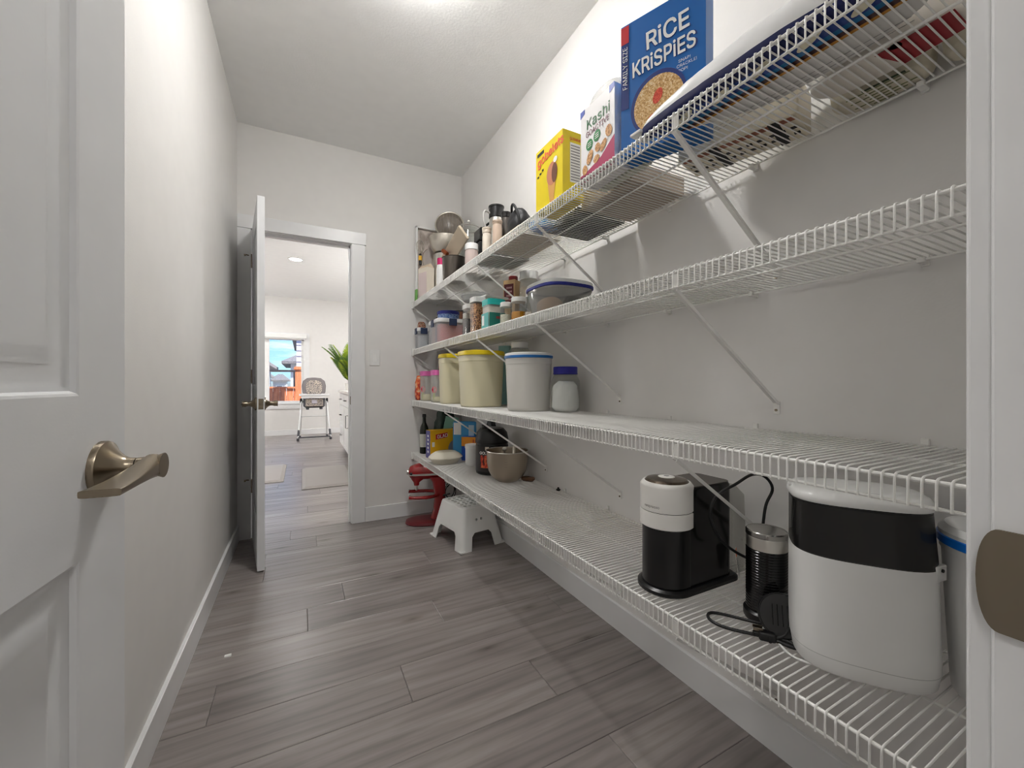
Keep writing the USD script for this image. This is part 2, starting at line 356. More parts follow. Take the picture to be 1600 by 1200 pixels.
# kitchen window
w1 = UsdGeom.Xform.Define(stage, '/World/window_1').GetPrim(); w1.SetCustomDataByKey('kind', 'structure')
struct('window_casing', cat_([box(WX1, WX1 + .105, KY1 - .018, KY1, WZ0 - .1, WZ1 + .09), box(WX0 - .105, WX0, KY1 - .018, KY1, WZ0 - .1, WZ1 + .09), box(WX0, WX1, KY1 - .018, KY1, WZ1, WZ1 + .09), box(WX0, WX1, KY1 - .018, KY1, WZ0 - .1, WZ0)]), TRIM, w1)
struct('window_sill', rbox(WX0 - .02, WX1 + .02, KY1 - .03, KY1 + .06, WZ0 - .012, WZ0 + .012, .004), TRIM, w1)
yf = KY1 + .07
struct('window_frame', cat_([box(WX0, WX0 + .05, yf - .03, yf + .03, WZ0, WZ1), box(WX1 - .045, WX1, yf - .03, yf + .03, WZ0, WZ1), box(WX0, WX1, yf - .03, yf + .03, WZ0, WZ0 + .05), box(WX0, WX1, yf - .03, yf + .03, WZ1 - .05, WZ1)]), WHITE, w1)
struct('mullion', rbox(-0.665, -0.565, yf - .045, yf + .03, WZ0 + .03, WZ1 - .03, .004), WHITE, w1)
struct('pane', box(WX0 + .04, -0.62, yf - .004, yf, WZ0 + .04, WZ1 - .04), GLASS, w1)
struct('pane', box(-0.61, WX1 - .04, yf + .006, yf + .010, WZ0 + .04, WZ1 - .04), GLASS, w1)
bl = thing('roller_blind', 'white cassette of the rolled up blind above the kitchen window', 'blind', (0, 0, 0))
part(bl, 'cassette', rbox(WX0 - .06, 0.085, KY1 - .10, KY1 - .018, 1.905, 1.995, .012), WHITE)
part(bl, 'bottom_bar', rbox(WX0 - .03, 0.055, KY1 - .075, KY1 - .055, 1.885, 1.905, .006), WHITE)

# ------------------------------------------------------------------ lamps
LENSP, LENSK, LENSFILL = emit('pantry_lamp_glow', (1.0, 0.985, 0.965), PANTRY_LAMP), emit('kitchen_lamp_glow', (1.0, 0.98, 0.96), KITCHEN_LAMP), emit('hall_fill_glow', (1.0, 0.985, 0.97), HALL_FILL)
def downlight(x, y, lens, label, group=None, r=0.075):
    t = thing('ceiling_downlight', label, 'ceiling light', (x, y, ZC), group=group)
    part(t, 'trim_ring', lathe([(r, -.006), (r + .02, -.005), (r + .024, 0.0), (r, 0.0)], 40, False, False), WHITE)
    part(t, 'lens', lathe([(r, -.003), (r, -.0045)], 40), lens)
t = thing('ceiling_dome_lamp', 'unseen flush dome lamp on the pantry ceiling, lighting its walls and shelves', 'ceiling light', (0.395, 1.50, ZC))  # unseen lamp; dome form and place chosen to light walls and ceiling
part(t, 'base_ring', lathe([(.117, -.016), (.125, -.014), (.127, 0), (.117, 0)], 48, False, False), WHITE)
part(t, 'dome', lathe([(.115, -.004), (.115, -.018), (.108, -.036), (.088, -.052), (.058, -.062), (.025, -.067), (.004, -.068)], 48), LENSP, smooth=60)
downlight(-0.077, 6.30, LENSK, 'round recessed lamp in the kitchen ceiling, in line with the doorway')
for x, y, w in ((-1.9, 4.5, 'left of the doorway, nearest row'), (1.7, 4.5, 'right of the doorway, nearest row'), (-1.9, 6.3, 'on the left, middle row'), (1.7, 6.3, 'on the right, middle row'), (-1.0, 8.0, 'on the left, near the window'), (1.7, 8.0, 'on the right, near the window')):
    downlight(x, y, LENSK, 'unseen recessed lamp lighting the kitchen, out of view ' + w)  # lamps out of view, placed to light the kitchen
downlight(0.1, -1.0, LENSFILL, 'added recessed fill lamp in the unseen hall right behind the camera', r=.14)  # added fill lamp behind the camera, lights the near end of the pantry
downlight(-0.85, -0.65, LENSFILL, 'added recessed fill lamp at the left side of the unseen hall', r=.14)  # added fill lamp, aimed through the doorway at the right-hand shelves
FILL_GLOBE = emit('globe_fill_glow', (1.0, 0.98, 0.96), PENDANT_FILL)
for x, y, w in ((1.75, 5.0, 'nearer the pantry'), (1.75, 6.6, 'nearer the window'), (-2.0, 7.2, 'over the dining side')):
    t = thing('globe_pendant', 'added globe pendant fill lamp, out of view in the kitchen, ' + w, 'pendant lamp', (x, y, 1.95))  # pendants added out of view to brighten the kitchen ceiling
    part(t, 'globe', trimesh.creation.icosphere(3, .16), FILL_GLOBE, smooth=True)
    part(t, 'cord', cyl(.004, .15, ZC - 1.95, 8), M('added_pendant_cord', (60, 60, 60), .6))
    part(t, 'canopy', cyl(.06, ZC - 1.95 - .02, ZC - 1.95, 24), WHITE)

# ------------------------------------------------------------------ doors
def panel_leaf(w, h, panels, th=0.035, both=True):
    """Door leaf as (core with rails and stiles, list of panel mouldings). x along the width, z up, faces at y = 0 and y = -th."""
    face = rect(0, w, 0, h)
    for p in panels: face = face.difference(rect(*p))
    pieces, mold = [], []
    tri_v, tri_f = trimesh.creation.triangulate_polygon(face, engine='earcut')
    for yy, flip in ((0.0, False), (-th, True)):
        v = np.stack([tri_v[:, 0], np.full(len(tri_v), yy), tri_v[:, 1]], 1)
        pieces.append(trimesh.Trimesh(v, tri_f if flip else tri_f[:, ::-1], process=False))
    for a, b, c, d in (((0, 0), (w, 0), (w, h), (0, h)),):
        q = [a, b, c, d]
        for i in range(4):
            (x0, z0), (x1, z1) = q[i], q[(i + 1) % 4]
            pieces.append(trimesh.Trimesh([(x0, 0, z0), (x1, 0, z1), (x1, -th, z1), (x0, -th, z0)], [(0, 2, 1), (0, 3, 2)], process=False))
    for (x0, x1, z0, z1) in panels:
        for s, off in ((1, 0.0), (-1, -th)):
            prof = [(0, 0), (.003, -.001), (.006, -.006), (.013, -.009), (.018, -.0095), (.036, -.0095), (.044, -.006), (.052, -.003), (.056, -.0025)]
            rings = [[(x0 + i, off + s * dd, z0 + i), (x1 - i, off + s * dd, z0 + i), (x1 - i, off + s * dd, z1 - i), (x0 + i, off + s * dd, z1 - i)] for i, dd in prof]
            m = loft(rings, False, True)
            if s > 0: m.invert()
            m.fix_normals() if False else None
            mold.append(m)
    return cat_(pieces), mold

def lever(T0, parent, side=1.0, toward=-1.0, mats=NICKEL):
    """Lever set in the frame T0 (x along the door towards its free edge, y out of the door, z up): flared rose, neck, flat tapering lever."""
    def P(m): return put(m, T0)
    rose = lathe([(.036, 0), (.036, .005), (.0352, .007), (.028, .011), (.021, .017), (.015, .0235), (.0125, .029), (.0118, .036)], 36)
    rose = xf(rose, rx=-PI / 2)
    part(parent, 'rose', P(rose), mats)
    neck = xf(cyl(.0122, .0365, .044, 28, .0008), rx=-PI / 2)
    n, R = 18, []
    for q in range(n + 1):                     # sections of the flat blade from the hub back to its square tip
        u = q / n; x = toward * 0.124 * u
        tw = 0.0115 + 0.0065 * u; hh = 0.0115 * (1 - u) ** 2.2 + 0.0042
        a = np.arange(24) * 2 * PI / 24; e = 2 / (2.6 + 4 * u)
        yy = tw * np.sign(np.cos(a)) * np.abs(np.cos(a)) ** e; zz = hh * np.sign(np.sin(a)) * np.abs(np.sin(a)) ** e
        R.append(np.stack([np.full(24, x), 0.0535 - 0.003 * u + yy, zz - 0.0065 * math.sin(u * PI / 2)], 1))
    lv = loft(R); lv.fix_normals()
    hub = xf(lathe([(.0125, .043), (.013, .050), (.0135, .057), (.0162, .064), (.0165, .0655)], 28), rx=-PI / 2)
    part(parent, 'lever', P(cat_([neck, hub, lv])), mats, smooth=35)

# near door, open along the left side
AN = math.atan2(0.053, 0.658)
dn = thing('door_1', 'open white two-panel door at the left edge with a satin nickel lever', 'door', (-0.280, 0.118, 0.0), 90 - math.degrees(AN))
dn.SetCustomDataByKey('kind', 'structure')
W, HD = 0.66, 2.02
core, mold = panel_leaf(W, HD, [(0.11, W - 0.11, 0.235, 0.800), (0.11, W - 0.11, 0.997, 1.905)])
# local x runs to the free edge; the face towards the room must be local -y after the turn, so the leaf is flipped about its width
FL = np.diag([1, -1, 1, 1.0]); FL[2, 3] = 0.008
def flipped(m):
    m = put(m, FL); m.invert(); return m
part(dn, 'leaf', flipped(core), DOOR, smooth=False)
for m in mold: part(dn, 'panel', flipped(m), DOOR, smooth=25)
H1 = frame((W - 0.062, 0, 0.909), (1, 0, 0), (0, -1, 0)); H1[:3, 2] = (0, 0, 1)
lever(H1, dn, toward=-1.0)
part(dn, 'latch_plate', rbox(W - .0005, W + .0012, .006, .029, .872, .932, .0006, 1), NICKEL, 'satin nickel latch plate')
# far door, half edge on, swung into the pantry
A2 = math.atan2(0.078, 0.598)
df = thing('door_2', 'narrow white door seen edge on, swung open from the far doorway', 'door', (-0.292, YF - 0.005, 0.0), -90 + math.degrees(A2))
df.SetCustomDataByKey('kind', 'structure')
W2 = 0.603
core, mold = panel_leaf(W2, HD, [(0.11, W2 - 0.11, 0.235, 0.800), (0.11, W2 - 0.11, 0.997, 1.905)])
UP = np.eye(4); UP[1, 3] = 0.035; UP[2, 3] = 0.010
part(df, 'leaf', put(core, UP), DOOR, smooth=False)
for m in mold: part(df, 'panel', put(m, UP), DOOR, smooth=25)
H2 = frame((W2 - 0.062, 0.035, 0.908), (1, 0, 0), (0, 1, 0)); H2[:3, 2] = (0, 0, 1)
lever(H2, df, toward=-1.0)
H3 = frame((W2 - 0.062, 0.0, 0.908), (1, 0, 0), (0, -1, 0)); H3[:3, 2] = (0, 0, 1)
lever(H3, df, toward=-1.0)
part(df, 'latch_plate', rbox(W2 - .0005, W2 + .0012, .006, .029, .88, .937, .0006, 1), NICKEL, 'satin nickel latch plate')
part(df, 'latch_bolt', rbox(W2, W2 + .008, .012, .023, .902, .914, .002, 1), NICKEL)
for z in (0.30, 1.02, 1.78):
    part(df, 'hinge', cat_([xf(cyl(.0065, z, z + .09, 14), (-.006, -.004, 0)), box(-.004, .0005, -.004, .03, z, z + .09)]), NICKEL, 'satin nickel hinge')
for z in (0.385, 1.855):
    part(df, 'door_bumper', cat_([rod((.0, -.004, z), (.012, -.035, z + .004), .004), xf(cyl(.006, 0, .01), (.012, -.035, z), rx=PI / 2)]), NICKEL)

# light switch on the far wall
sw = thing('light_switch', 'white rocker light switch on the far wall beside the doorway', 'light switch', (0.481, YF, 1.212))
part(sw, 'cover_plate', rbox(-.037, .037, -.006, 0, -.06, .06, .003), WHITE2)
part(sw, 'rocker', xf(rbox(-.017, .017, -.008, -.001, -.034, .034, .002), rx=0.04), WHITE)
# ------------------------------------------------------------------ wire shelves along the right wall
SF = 0.762                       # front of every shelf
SZ = [1.650, 1.284, 0.892, 0.483]  # tops of the deck wires, top shelf first
SY0, SY1, PITCH = 0.12, 3.160, 0.01465
def make_shelf(label):
    """Modelled with the deck top at z = 0, x and y as in the room."""
    t = thing('wire_shelf', label, 'shelf', (0, 0, SZ[0]), group=None)
    r = 0.0017
    n = int((SY1 - SY0) / PITCH)
    pts = [(XR - 0.012, -r), (SF + 0.014, -r), (SF + 0.006, -r - .0004), (SF + 0.0012, -r - .0028), (SF, -r - .008), (SF, -0.0445)]
    for k in range(n):
        y = SY1 - 0.006 - k * PITCH
        part(t, 'deck_wire', tube([(x, y, z) for x, z in pts], r, 6), WIRE, smooth=60)
    part(t, 'front_rod', rod((SF + 0.0055, SY0, -0.0072), (SF + 0.0055, SY1, -0.0072), 0.0034, 10), WIRE)
    part(t, 'lip_rod', rod((SF + 0.0035, SY0, -0.0425), (SF + 0.0035, SY1, -0.0425), 0.0026, 8), WIRE)
    part(t, 'middle_rod', rod((0.955, SY0, -2 * r - .0026), (0.955, SY1, -2 * r - .0026), 0.0028, 8), WIRE)
    part(t, 'rear_rod', rod((XR - 0.020, SY0, -2 * r - .0026), (XR - 0.020, SY1, -2 * r - .0026), 0.0028, 8), WIRE)
    for y in (0.36, 0.72, 1.03, 1.36, 1.68, 2.02, 2.36, 2.7, 3.0):
        part(t, 'wall_clip', cat_([rbox(XR - 0.030, XR + .001, y - .007, y + .007, -0.014, -.0005, .003, 1), rbox(XR - .006, XR + .001, y - .007, y + .007, -.018, .012, .002, 1)]), WIRE)
    for y in (0.662, 1.285, 1.86, 2.37, 3.135):
        a, b = V(SF + 0.004, y, -0.046), V(XR - 0.004, y, -0.318)
        d = (b - a) / np.linalg.norm(b - a); nrm = V(-d[2], 0, d[0])
        w, th = 0.0075, 0.0014
        def sec(p): return [p + V(0, s * w, 0) + q * th * nrm for s, q in ((-1, -1), (1, -1), (1, 1), (-1, 1))]
        bar = loft([sec(a), sec(b)]); bar.fix_normals()
        flange = loft([[p + V(0, s, 0) + q * nrm for s, q in ((-.0078, -.007), (-.0060, -.007), (-.0060, .001), (-.0078, .001))] for p in (a, b)]); flange.fix_normals()
        br = part(t, 'brace', cat_([bar, flange]), WIRE, smooth=False)
        part(br, 'wall_tab', rbox(XR - .004, XR + .0005, y - .0085, y + .0085, -0.349, -0.314, .0015, 1), WIRE)
        part(br, 'screw_head', xf(cyl(.0035, 0, .0025, 10), (XR - .004, y, -.338), ry=-PI / 2), NICKEL)
        part(br, 'hook_tab', rbox(SF + .003, SF + .0052, y - .0085, y + .0085, -0.047, -.012, .001, 1), WIRE)
    e = part(t, 'end_bracket', cat_([rbox(SF - .006, SF + .018, YF - .016, YF - .001, -0.050, .004, .002, 1), rbox(SF + .018, SF + .05, YF - .006, YF - .001, -0.03, -.004, .002, 1)]), WIRE)
    part(e, 'screw_head', xf(cyl(.003, 0, .003, 10), (SF + .006, YF - .016, -.058), rx=PI / 2), NICKEL)
    return t
LAB = ['topmost white wire shelf, loaded with cereal boxes and pans', 'second white wire shelf from the top, with clear canisters at its far end', 'third white wire shelf from the top, with yellow lidded bins at its far end', 'lowest white wire shelf, carrying the coffee machine and the steel bowl']
shelf0 = make_shelf(LAB[0])
for k in (1, 2, 3):
    copy_of(shelf0, 'wire_shelf', LAB[k], 'shelf', (0, 0, SZ[k]))
S1, S2, S3, S4 = [z + 0.0006 for z in SZ]
# ------------------------------------------------------------------ builders for goods on the shelves
FRONT = frame((0, 0, 0), (1, 0, 0), (0, 0, 1))
def carton(name, label, cat, O, U, w, h, dep, mat, group=None, r=0.0018):
    """Box standing at O; local x along the front face (left to right), y away from the viewer, z up."""
    t = thing(name, label, cat, O, math.degrees(math.atan2(U[1], U[0])), group)
    part(t, 'carton', rbox(0, w, 0, dep, 0, h, r, 1), mat)
    t_right = frame((w, 0, 0), (0, 1, 0), (0, 0, 1)); t_left = frame((0, dep, 0), (0, -1, 0), (0, 0, 1)); t_top = frame((0, 0, h), (1, 0, 0), (0, 1, 0)); t_bot = frame((0, dep, 0), (1, 0, 0), (0, -1, 0))
    return t, t_right, t_left, t_top, t_bot

def hollow(prof_out, wall=0.002, n=32):
    """Open vessel from an outer (r, z) profile, bottom first."""
    inner = [(max(r - wall, 1e-4), z + (wall if i == 0 else 0)) for i, (r, z) in enumerate(prof_out)][::-1]
    return lathe([(1e-4, prof_out[0][1])] + list(prof_out) + inner + [(1e-4, inner[-1][1])], n, False, False)

def jar(name, label, cat, x, y, z0, r, h, lid_h, lid_mat, body_mat=None, content=None, fill=0.7, neck=1.0, lid_r=None, group=None, stuff_name='contents', e=2.0, rz=0.0, knurl=True, ry=None):
    """Screw-top or push-top vessel: shell, lid (ridged), contents. e > 2 squares the plan."""
    t = thing(name, label, cat, (x, y, z0), rz, group)
    ry = ry or r
    zb = h - lid_h
    prof = [(0.90, 0.0), (0.98, 0.006), (1.0, 0.02), (1.0, zb * (0.80 if neck < 1 else .96)), ((1 + neck) / 2, zb * (.90 if neck < 1 else .98)), (neck, zb)]
    outer = [ring(r * k, ry * k, z, e) for k, z in prof]
    wl = 0.0016
    inner = [ring(r * k - wl, ry * k - wl, max(z, wl * 1.5), e) for k, z in prof][::-1]
    part(t, 'body', loft(outer + inner), body_mat or CLEAR, smooth=35)
    if content is not None:
        zt = zb * fill
        rr = [(0.86, 0.004), (0.955, 0.012), (0.965, 0.022), (0.965, zt - .004), (0.93, zt)]
        part(t, stuff_name, loft([ring(r * k - .0008, ry * k - .0008, z, e) for k, z in rr]), content)
    lr = (lid_r or r * neck * 1.05); ly = lr * ry / r
    rings = [ring(lr, ly, zb - .004, e), ring(lr, ly, h - .0025, e), ring(lr - .0025, ly - .0025, h, e), ring(lr * .86, ly * .86, h, e), ring(lr * .84, ly * .84, h - .0012, e)]
    part(t, 'lid', loft(rings), lid_mat, smooth=40)
    if knurl and lid_h > .012:
        part(t, 'lid_band', loft([ring(lr + .0009, ly + .0009, zb - .004, e), ring(lr + .0014, ly + .0014, zb - .002, e), ring(lr + .0009, ly + .0009, zb, e)], False, False), lid_mat)
    return t

def bin_tub(name, label, cat, x, y, z0, r, h, shell, lid_mats, content=None, fill=0.25, e=2.6, rz=0.0, taper=0.90, lid_h=0.018, group=None):
    """Tapered storage bin with an overhanging snap lid."""
    t = thing(name, label, cat, (x, y, z0), rz, group)
    zb = h - lid_h
    prof = [(taper * .95, 0), (taper, .006), (taper + .01, .02), (.985, zb * .86), (1.0, zb * .865), (1.0, zb)]
    outer = [ring(r * k, r * k, z, e, 48) for k, z in prof]; wl = .0018
    inner = [ring(r * k - wl, r * k - wl, max(z, .003), e, 48) for k, z in prof][::-1]
    part(t, 'body', loft(outer + inner), shell, smooth=35)
    if content is not None:
        zt = h * fill
        part(t, 'contents', loft([ring(r * (taper * .93) - .003, r * (taper * .93) - .003, .004, e, 48), ring(r * (taper + .0) - .004, r * taper - .004, .02, e, 48), ring(r * (taper + .1 * fill) - .005, r * (taper + .1 * fill) - .005, zt, e, 48)]), content)
    a, b = lid_mats
    part(t, 'lid', loft([ring(r * 1.0, r * 1.0, zb + .001, e, 48), ring(r * 1.03, r * 1.03, zb + .003, e, 48), ring(r * 1.02, r * 1.02, h - .004, e, 48), ring(r * .95, r * .95, h, e, 48), ring(r * .90, r * .90, h - .002, e, 48)]), b, smooth=40)
    part(t, 'rim', loft([ring(r * 1.005, r * 1.005, zb - .008, e, 48), ring(r * 1.045, r * 1.045, zb - .006, e, 48), ring(r * 1.045, r * 1.045, zb + .004, e, 48), ring(r * 1.005, r * 1.005, zb + .005, e, 48)], False, False), a, smooth=40)
    return t

def pouch(rx, ry, h, n=28, e=3.0, seed=0, amp=.006, top=.75):
    """Soft filled bag: pillow with creases."""
    prof = [(.86, 0), (.96, .04), (1.0, .25), (.98, .5), (.9, .72), (top, .88), (top * .85, 1.0)]
    m = loft([ring(rx * k, ry * (k if k > top * .9 else k * .5), h * z, e, n) for k, z in prof])
    m = m.subdivide(); m = trimesh.Trimesh(m.vertices, m.faces, process=True)
    m.fix_normals()
    m = bump(m, amp, 22, seed); v = m.vertices.copy(); v[:, 2] = np.maximum(v[:, 2], .0003); m.vertices = v; return m

def lump(rx, ry, rz_, seed=0, amp=.1, freq=6.0, sub=3):
    m = trimesh.creation.icosphere(sub); v = m.vertices
    k = 1 + (meshkit.fbm(v * freq / 3 + 20 + seed, 3, seed) - .5) * 2 * amp
    m.vertices = v * k[:, None] * V(rx, ry, rz_); return m

# ------------------------------------------------------------------ top shelf, near end to far end
YEL = M('yellow_card', (228, 205, 24), 0.42)
BLUE = M('cereal_blue', (10, 100, 178), 0.38)
NAVY = M('navy_print', (22, 48, 120), 0.4)
REDP = M('red_print', (196, 26, 38), 0.42)
# yellow box of ice cream cones
t, R_, L_, T_, B_ = carton('ice_cream_cone_box', 'yellow box of ice cream cones at the front of the top shelf', 'food box', (0.785, 1.322, S1), (0.0, -1.0), 0.178, 0.236, 0.088, YEL)
decal(t, 'brand_flash', rect(.012, .058, .212, .224), FRONT, INK)
PINKL = M('pink_orange_print', (232, 96, 70), 0.45)
words(t, 'gobelets', .030, .014, .172, FRONT, PINKL, sx=1.02, bold=True, ang=.10)
for k in range(3): decal(t, 'small_print', rect(.012 + k * .016, .024 + k * .016, .134 + k * .007, .141 + k * .007), FRONT, INK)
TAN = M('wafer_print', (214, 160, 86), 0.5)
decal(t, 'cone_print', Polygon([(.098, .01), (.122, .01), (.137, .092), (.083, .092)]), FRONT, TAN)
decal(t, 'scoop_print', ellipse(.112, .112, .034, .040), FRONT, M('ice_cream_print', (196, 128, 96), 0.5), lift=.0007)
decal(t, 'scoop_shade_print', ellipse(.128, .108, .017, .034), FRONT, M('chocolate_print', (110, 66, 44), 0.5), lift=.0011)
decal(t, 'cream_print', ellipse(.134, .152, .012, .010), FRONT, PAPERW, lift=.0011)
decal(t, 'facts_panel', rect(.030, .074, .060, .196), R_, PAPERW)
for k in range(13): decal(t, 'facts_line', rect(.033, .071, .066 + k * .0098, .0705 + k * .0098), R_, GREYINK, lift=.0007)
words(t, 'gobelets', .011, .028, .205, R_, PINKL, sx=.9)
part(t, 'top_flap', cat_([box(.004, .174, .003, .0436, .236, .2368), box(.004, .174, .0444, .085, .236, .2372)]), M('yellow_card_inside', (170, 150, 40), 0.6))

# white cereal box with green lettering
t, R_, L_, T_, B_ = carton('white_cereal_box', 'white cereal box with green lettering and green round badges', 'food box', (0.795, 1.058, S1), (0.0, -1.0), 0.160, 0.236, 0.062, M('white_card', (236, 234, 234), 0.35))
words(t, 'Kashi', .030, .030, .164, FRONT, M('green_print', (52, 108, 66), 0.45), sx=1.05)
words(t, 'GOACTIVE', .0165, .028, .140, FRONT, M('plum_print', (110, 40, 66), 0.45), sx=.92)
GRN = M('badge_green', (34, 120, 62), 0.45)
for u, v in ((.046, .112), (.082, .122)):
    decal(t, 'badge', ellipse(u, v, .016, .017), FRONT, GRN)
    for q in (-1, 0, 1): decal(t, 'badge_line', rect(u - .009, u + .009, v + q * .006 - .001, v + q * .006 + .001), FRONT, PAPERW, lift=.0007)
decal(t, 'berry_band', Polygon([(.0, .0), (.16, .0), (.16, .085), (.10, .048), (.04, .034), (0, .030)]), FRONT, M('raspberry_print', (170, 52, 92), 0.45))
decal(t, 'dark_band', Polygon([(.0, .0), (.16, .0), (.16, .012), (.0, .026)]), FRONT, M('dark_plum_print', (84, 32, 44), 0.45), lift=.0007)
CLU = ramp_mat('cluster_print', 240, [(.3, (120, 70, 30)), (.5, (196, 140, 78)), (.7, (228, 190, 140))], 0.6)
for u, v, a, b, r0 in ((.048, .072, .013, .022, -.5), (.086, .084, .012, .014, .4), (.112, .078, .011, .019, -.7), (.080, .052, .014, .012, .3), (.024, .042, .012, .016, .2), (.136, .108, .014, .018, .3)):
    decal(t, 'cluster', ellipse(u, v, a, b, 14, r0), FRONT, CLU, lift=.0011)
for u0, u1 in ((0, .022), (.138, .16)): decal(t, 'blue_corner', Polygon([(u0, .214), (u1, .222), (u1, .236), (u0, .236)]), FRONT, M('violet_blue_print', (62, 82, 168), 0.45))
for k in range(3): decal(t, 'pale_mark', ellipse(.074 + k * .012, .014, .0042, .0075, 14), FRONT, PAPERW, lift=.0011)
inner_bag = lump(.070, .020, .034, 3, .18, 9)
part(t, 'inner_bag', xf(inner_bag, (.082, .030, .250)), clear('cereal_bag_film', (236, 236, 236), body=.22, body_rgb=(235, 234, 232), rough=.16), 'clear crinkled inner bag')

# blue puffed rice cereal box
U = V(.39, -.92, 0); U /= np.linalg.norm(U)
t, R_, L_, T_, B_ = carton('blue_cereal_box', 'large blue puffed rice cereal box with a bowl printed on its front', 'food box', (0.794, 0.871, S1), U[:2], 0.222, 0.365, 0.072, BLUE)
decal(t, 'size_strip', rect(.001, .024, .13, .325), FRONT, NAVY)
decal(t, 'red_corner', rect(.001, .024, .312, .36), FRONT, REDP, lift=.0007)
words(t, 'FAMILY SIZE', .0135, .0195, .184, FRONT, PAPERW, sx=1.0, ang=PI / 2, lift=.0011)
for nm, h, u, v, an, sx in (('RiCE', .046, .068, .262, .05, .86), ('KRiSPiES', .041, .030, .205, .03, .72)):
    a = words(t, nm, h, u, v, FRONT, NAVY, sx=sx, bold=True, ang=an, lift=.0007, name='lettering_outline')
    words(t, nm, h * .98, u + .0018, v + .0022, FRONT, PAPERW, sx=sx * .985, bold=True, ang=an, lift=.0013)
for k, s in enumerate(('SNAP!', 'CRACKLE!', 'POP!')): words(t, s, .0075, .152 + (0.004 if k != 1 else 0), .188 - k * .0125, FRONT, PAPERW, lift=.0007)
decal(t, 'bowl_print', ellipse(.104, .112, .074, .083, 40), FRONT, NAVY, lift=.0011)
CER = ramp_mat('puffed_rice_print', 260, [(.30, (150, 104, 52)), (.45, (206, 160, 96)), (.58, (226, 194, 140)), (.72, (242, 228, 200))], 0.6)
decal(t, 'cereal_print', ellipse(.105, .110, .066, .073, 40), FRONT, CER, lift=.0015)
STRAW = ramp_mat('strawberry_print', 300, [(.4, (196, 44, 24)), (.6, (226, 92, 58))], 0.5)
for u, v, a, b, r0 in ((.104, .128, .012, .020, -.35), (.094, .076, .017, .011, .3)):
    decal(t, 'strawberry_print', ellipse(u, v, a, b, 16, r0), FRONT, STRAW, lift=.0019)

# big pouch lying along the front, its white top rolled against the lip
def bandmat():
    n = {'tc': ('texture_coordinate', {}), 'm': ('mapping', {}), 'sx': ('separate_xyz', {}), 'r': ('rgb_ramp', {'interpolate': False, 'ramp': [(0, lin((18, 28, 84))), (.17, lin((22, 60, 138))), (.33, lin((12, 104, 160))), (.40, lin((60, 24, 26))), (.46, lin((190, 130, 40))), (.50, lin((214, 212, 208))), (1, lin((220, 218, 214)))]}),
         'mr': ('map_range', {'from_min': -.085, 'from_max': .105}), 'gt': ('math', {'math_type': 'greater_than', 'value2': .018}), 'mx': ('mix_color', {'b': lin((232, 232, 232))}), 'p': ('principled_bsdf', {'roughness': .28})}
    return usdkit.material(stage, '/World/Looks/pouch_film', n, [('tc.object', 'sx.vector'), ('sx.x', 'mr.value'), ('mr.result', 'r.fac'), ('sx.z', 'gt.value1'), ('gt.value', 'mx.fac'), ('r.color', 'mx.a'), ('mx.result', 'p.base_color')], surface='p.BSDF')
t = thing('food_pouch', 'large white and blue film pouch lying along the front of the top shelf', 'bag', (0.862, 0.520, S1), 4.0)
body = loft([ring(.088 * a, .26 * b, z, 3.0, 44) for a, b, z in ((.90, .95, .0), (1.0, 1.0, .012), (1.04, 1.0, .045), (.98, .96, .075), (.80, .85, .095), (.4, .6, .104))])
body = body.subdivide(); body = bump(body, .006, 16, 2)
v = body.vertices; k = np.clip((v[:, 1] - .02) / .24, 0, 1); v[:, 0] = v[:, 0] * (1 - .62 * k) - .060 * k; v[:, 2] *= .78 - .42 * k
v[:, 2] = np.maximum(v[:, 2], 0.0002); body.vertices = v
part(t, 'film', body, bandmat(), smooth=50)
for k in range(5):
    part(t, 'oval_print', put(prism(ellipse(0, 0, .010, .028, 18, .5), .0004), frame((-.045 + .004 * (k % 2), -.19 + k * .085, -.0004), (1, 0, 0), (0, -1, 0))), M('cream_print', (226, 220, 196), 0.5), smooth=False)
for k in range(2):
    part(t, 'print_line', box(.052 + k * .014, .053 + k * .014, -.22, .22, -.0006, -.0002), GREYINK, smooth=False)
part(t, 'seal_end', xf(rbox(-.085, -.03, .25, .285, .008, .016, .003), (0, 0, 0)), M('white_film', (232, 232, 230), 0.25))

# behind it: white sack with a red patch, flour sacks, striped tin, flat boxes
WFILM = M('sack_paper', (222, 216, 206), 0.5)
t = thing('white_paper_sack', 'white paper sack with a red patch behind the film pouch', 'bag', (1.016, 0.375, S1 + .001), 0)
part(t, 'sack', pouch(.050, .125, .17, seed=4, amp=.004), WFILM, smooth=50)
part(t, 'red_patch', put(prism(Polygon([(-.04, -.11), (.03, -.11), (.04, -.02), (-.035, .0)]), .0005), frame((0, 0, -.0006), (1, 0, 0), (0, -1, 0)) @ np.diag([1, -1, 1, 1.])), M('sack_red', (150, 22, 34), 0.5), smooth=False)
part(t, 'round_mark', put(prism(ellipse(-.03, .03, .009, .009), .0005), frame((0, 0, -.0006), (1, 0, 0), (0, -1, 0))), INK, smooth=False)
for i, (y, l, lab) in enumerate(((0.418, .088, 'cream flour sack with green print lying at the back of the top shelf, farther one'), (0.232, .088, 'cream flour sack with green print lying at the back of the top shelf, nearer one'))):
    t = thing('flour_sack', lab, 'bag', (1.118, y, S1), 3 - 6 * i)
    part(t, 'sack', pouch(.042, l, .15, seed=8 + i, amp=.003), M('flour_sack_paper', (218, 210, 190), 0.55), smooth=50)
    for q in range(6):
        part(t, 'print_line', box(-.034 + q * .012, -.031 + q * .012, -l * .7 + (q % 3) * .02, l * .55 - (q % 2) * .03, -.0006, -.0001), M('olive_print', (120, 128, 84), 0.5), smooth=False)
    part(t, 'print_band', box(-.044, -.037, -l * .6, l * .2, -.0006, -.0001), M('dark_green_print', (48, 66, 38), 0.5), smooth=False)
